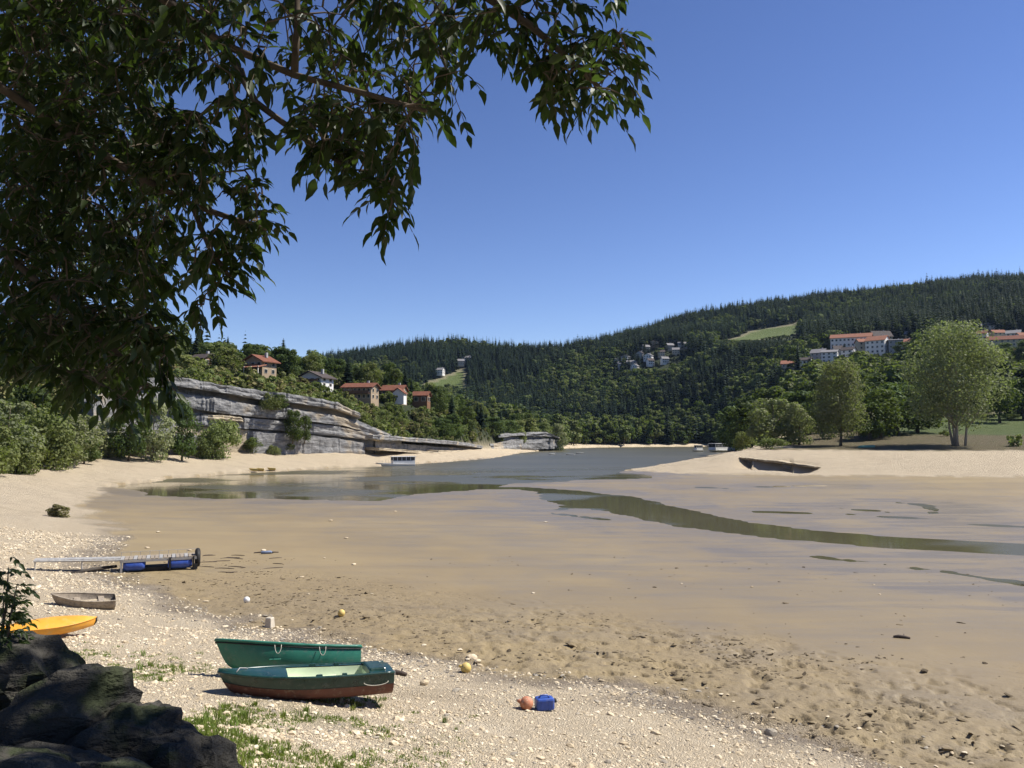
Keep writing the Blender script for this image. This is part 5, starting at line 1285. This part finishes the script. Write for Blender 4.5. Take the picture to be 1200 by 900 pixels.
for poly, n, d0, d1 in CANOPY:
    xs = [p[0] for p in poly]; ys = [p[1] for p in poly]; k = 0
    while k < n:
        x, y = rt.uniform(min(xs), max(xs)), rt.uniform(min(ys), max(ys))
        if not in_poly(x, y, poly): continue
        if any((x - a) ** 2 + (y - b_) ** 2 < r_ * r_ for a, b_, r_ in SKYGAPS): continue
        clusters.append((at(x, y - 26, rt.uniform(d0, d1)), 1.0)); k += 1
n_shown = len(clusters)
for k in range(4200):      # the crown goes on above and beside the viewpoint and shades it
    X, Y = rt.uniform(-7, 7.5), rt.uniform(-2, 8.5); zmin = max(9.3, 7 + .60 * Y + 1.1) if X > -4.6 else max(8.6, 7.6 + .62 * Y)
    Z = rt.uniform(zmin, zmin + 3.4); x8, y8 = X - .763 * (Z - 8), Y - .165 * (Z - 8)
    if -2.5 < x8 < -1.3 and 4.2 < y8 < 5.8 and rt.random() < .8: continue       # opening cut in the unseen crown so sun reaches the leaves below
    clusters.append((Vector((X, Y, Z)), 2.1))
for k in range(160): clusters.append((Vector((rt.uniform(-8.5, -4.4), rt.uniform(2.5, 6.5), rt.uniform(7.2, 11))), 1.3))

TRUNK = Vector((-3.4, -1.6, 0)); TRUNK.z = H(TRUNK.x, TRUNK.y)
tree = empty('shade_tree', TRUNK); tag(tree, 'large broadleaf tree overhanging the beach with drooping compound leaves', 'tree')
fork = TRUNK + Vector((.3, .4, 4.6))
def rel(p): return Vector(p) - TRUNK
MB().tube([rel(p) for p in (TRUNK - Vector((0, 0, .5)), TRUNK + Vector((0, 0, .3)), TRUNK + Vector((.1, .15, 2.2)), fork)], [.42, .30, .25, .22], 14).build('trunk', MAT['bark'], tree, True)
LIMBS = [[fork, at(60, -140, 4.2), at(180, -10, 4.6), at(262, 52, 4.7), at(345, 88, 4.6), at(430, 110, 4.4), at(500, 130, 4.3)],
         [fork, Vector((-.8, 1.2, 10.6)), at(430, -120, 4.4), at(560, -10, 4.4), at(622, 30, 4.3), at(668, 70, 4.25), at(705, 105, 4.2)],
         [fork, at(-60, 60, 4.6), at(70, 150, 5.0), at(160, 205, 5.0), at(225, 240, 4.9), at(290, 262, 4.9), at(312, 268, 4.9)],
         [at(225, 240, 4.9), at(245, 290, 4.9), at(270, 325, 4.9)],
         [fork, at(-120, 200, 5.0), at(10, 300, 5.2), at(90, 370, 5.1), at(150, 425, 5.0)],
         [at(262, 52, 4.7), at(300, 120, 4.6), at(360, 165, 4.5), at(420, 205, 4.4)], [at(345, 88, 4.6), at(348, 30, 4.6), at(350, -50, 4.7)],
         [fork, Vector((-1.5, -.6, 11.2)), Vector((1.2, .6, 12.0)), Vector((4.2, 2.0, 12.8))], [fork, Vector((-1.8, 2.2, 11.6)), Vector((.2, 4.6, 12.9)), Vector((2.6, 6.2, 13.6))],
         [fork, Vector((-4.5, 2.4, 10.8)), Vector((-5.2, 5.0, 12.0))], [fork, Vector((-5.5, -2, 11)), Vector((-7.5, -2.5, 12))]]
nodes = []
for k, L_ in enumerate(LIMBS):
    n = len(L_); MB().tube([rel(p) for p in L_], [(.030 if k < 5 and k != 3 else .012 if k == 3 else .018 if k < 7 else .09) * (1 - i / (n + .3)) + .006 for i in range(n)], 8).build('limb', MAT['bark'], tree, True)
    for i in range(n - 1):
        for q in range(8): nodes.append(L_[i].lerp(L_[i + 1], q / 8))
N3 = np.array([tuple(p) for p in nodes]); order = sorted(range(len(clusters)), key=lambda i: float(((N3 - np.array(clusters[i][0])) ** 2).sum(1).min()))
tw = MB(); LFM = []; ALL = np.zeros((len(nodes) + len(clusters), 3)); ALL[:len(nodes)] = N3; cnt = len(nodes); shown = []
for i in order:
    p, size = clusters[i]; d2 = ((ALL[:cnt] - np.array(p)) ** 2).sum(1); j = int(np.argmin(d2)); a = Vector(ALL[j])
    ALL[cnt] = p; cnt += 1
    v = p - a; L_ = v.length
    mid = a.lerp(p, .55) + Vector((rt.gauss(0, .05), rt.gauss(0, .05), .04 + .06 * L_)) * min(1, L_ * 2)
    tw.tube([rel(a), rel(mid), rel(p)], [.0065, .005, .0035], 4, cap=False)
    dirn = v.normalized() * .5 + Vector((rt.gauss(0, .6), rt.gauss(0, .6), rt.uniform(-.7, .1)))
    for q in range(1 if size > 1.2 else (2 if rt.random() < .35 else 1)):
        pts, ms = compound(p, dirn + Vector((rt.gauss(0, .5), rt.gauss(0, .5), 0)) * q, rt, size)
        tw.tube([rel(x) for x in pts], .0022 * size, 3, cap=False)
        for M in ms: (shown if i < n_shown else LFM).append(M)
tw.build('twigs', MAT['bark'], tree)
# the leaflets that stand out against the sky are single pieces, the mass of the others is one part
def sky_rank(M):
    p = M.translation; x, y = in_px(p.x, p.y, p.z); return -(x + .35 * max(0, 300 - y) * 0 - (0 if y < 330 else 400))
shown.sort(key=sky_rank)
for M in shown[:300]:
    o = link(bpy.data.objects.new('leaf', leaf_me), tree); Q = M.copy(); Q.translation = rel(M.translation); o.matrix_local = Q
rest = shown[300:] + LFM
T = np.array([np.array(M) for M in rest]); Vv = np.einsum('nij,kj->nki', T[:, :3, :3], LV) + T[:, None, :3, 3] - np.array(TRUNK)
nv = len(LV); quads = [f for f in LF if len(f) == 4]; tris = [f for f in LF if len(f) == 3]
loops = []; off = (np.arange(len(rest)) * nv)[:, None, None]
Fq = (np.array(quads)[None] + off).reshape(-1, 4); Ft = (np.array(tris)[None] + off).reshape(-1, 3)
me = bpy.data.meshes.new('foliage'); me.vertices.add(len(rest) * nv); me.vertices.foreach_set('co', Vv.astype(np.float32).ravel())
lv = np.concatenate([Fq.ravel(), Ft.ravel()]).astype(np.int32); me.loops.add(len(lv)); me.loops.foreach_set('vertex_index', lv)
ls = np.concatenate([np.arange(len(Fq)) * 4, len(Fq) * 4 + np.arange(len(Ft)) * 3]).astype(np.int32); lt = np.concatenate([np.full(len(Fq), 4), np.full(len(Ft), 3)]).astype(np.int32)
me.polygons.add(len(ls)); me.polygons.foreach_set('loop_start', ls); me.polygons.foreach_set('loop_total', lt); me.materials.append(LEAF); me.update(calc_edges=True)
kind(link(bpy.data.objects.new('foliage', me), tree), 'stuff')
print('leaflets', len(shown), len(LFM))

# leafy sprig on the boulders
def sprig(name, label, root, tips, size, n):
    e = empty(name, root); tag(e, label, 'shrub'); b = MB(); ms_all = []
    for t in tips:
        t = Vector(t); m_ = Vector(root).lerp(t, .55) + Vector((.02, 0, .05)); b.tube([Vector((0, 0, 0)), m_ - Vector(root), t - Vector(root)], [.012, .008, .003], 5)
        for k in range(n):
            q = m_.lerp(t, rt.random()) + Vector((rt.gauss(0, .035), rt.gauss(0, .05), rt.gauss(0, .03)))
            for M in compound(q, (rt.gauss(.3, .7), rt.gauss(0, .7), rt.uniform(-.3, .6)), rt, size)[1]: ms_all.append(M)
    b.build('stem', MAT['bark'], e, True)
    T = np.array([np.array(M) for M in ms_all]); V_ = (np.einsum('nij,kj->nki', T[:, :3, :3], LV) + T[:, None, :3, 3] - np.array(root)).reshape(-1, 3)
    F_ = [tuple(i + k * nv for i in f) for k in range(len(ms_all)) for f in LF]
    link(bpy.data.objects.new('leaves', mesh_data('leaves', V_, F_, LEAF)), e)
sprig('leafy_sprig', 'dark leafy sprig growing from the boulders beside the kayak', at(-6, 790, 5.2), [at(10, 665, 5.1), at(20, 685, 5.0), at(4, 700, 5.0), at(14, 715, 5.0), at(-10, 660, 5.2), at(-20, 690, 5.2), at(12, 735, 5.1)], .55, 10)

# ------------------------------------------------------------------ the air between here and the hills
hz = MB(); hz.box((150, 1000, 138), (3900, 2500, 284))
ho = kind(hz.build('haze', None), 'stuff'); ho['label'] = 'thin blue summer haze over the valley'; ho['category'] = 'haze'
hm = bpy.data.materials.new('haze_air'); hm.use_nodes = True; nt = hm.node_tree
for n_ in list(nt.nodes):
    if n_.type != 'OUTPUT_MATERIAL': nt.nodes.remove(n_)
pv = nt.nodes.new('ShaderNodeVolumePrincipled'); pv.inputs['Color'].default_value = (0.50, 0.70, 1.0, 1); pv.inputs['Density'].default_value = 0.000032; pv.inputs['Anisotropy'].default_value = 0.2
nt.links.new(pv.outputs[0], [n_ for n_ in nt.nodes if n_.type == 'OUTPUT_MATERIAL'][0].inputs['Volume']); ho.data.materials.clear(); ho.data.materials.append(hm)

# one small wisp of cloud far off
bw = MB(); c0 = at(383, 350, 3600); rows_ = []
for i_ in range(9):
    a_ = math.pi * i_ / 8; rows_.append([(62 * math.sin(a_) * math.cos(q), 40 * math.sin(a_) * math.sin(q), 15 * math.cos(a_)) for q in np.linspace(0, 2 * math.pi, 17)])
bw.grid(rows_); co = kind(bw.build('cloud', None), 'stuff'); co.location = c0; co['label'] = 'single faint wisp of white cloud above the wooded spur'; co['category'] = 'cloud'
cm = bpy.data.materials.new('cloud_vapour'); cm.use_nodes = True; nt = cm.node_tree
for n_ in list(nt.nodes):
    if n_.type != 'OUTPUT_MATERIAL': nt.nodes.remove(n_)
tc = nt.nodes.new('ShaderNodeTexCoord'); mp = nt.nodes.new('ShaderNodeMapping'); mp.inputs['Scale'].default_value = (1 / 62, 1 / 40, 1 / 15); ln_ = nt.nodes.new('ShaderNodeVectorMath'); ln_.operation = 'LENGTH'
fr = nt.nodes.new('ShaderNodeMapRange'); fr.inputs['From Min'].default_value = 1.0; fr.inputs['From Max'].default_value = .2; nz_ = nt.nodes.new('ShaderNodeTexNoise'); nz_.inputs['Scale'].default_value = .045; nz_.inputs['Detail'].default_value = 4
nr = nt.nodes.new('ShaderNodeMapRange'); nr.inputs['From Min'].default_value = .42; nr.inputs['From Max'].default_value = .7; mu = nt.nodes.new('ShaderNodeMath'); mu.operation = 'MULTIPLY'; m2 = nt.nodes.new('ShaderNodeMath'); m2.operation = 'MULTIPLY'; m2.inputs[1].default_value = .012
pv2 = nt.nodes.new('ShaderNodeVolumePrincipled'); pv2.inputs['Color'].default_value = (1, 1, 1, 1)
lk_ = nt.links.new
lk_(tc.outputs['Object'], mp.inputs[0]); lk_(mp.outputs[0], ln_.inputs[0]); lk_(ln_.outputs['Value'], fr.inputs[0]); lk_(tc.outputs['Object'], nz_.inputs['Vector']); lk_(nz_.outputs[0], nr.inputs[0]); lk_(fr.outputs[0], mu.inputs[0]); lk_(nr.outputs[0], mu.inputs[1]); lk_(mu.outputs[0], m2.inputs[0]); lk_(m2.outputs[0], pv2.inputs['Density'])
lk_(pv2.outputs[0], [n_ for n_ in nt.nodes if n_.type == 'OUTPUT_MATERIAL'][0].inputs['Volume']); co.data.materials.clear(); co.data.materials.append(cm)
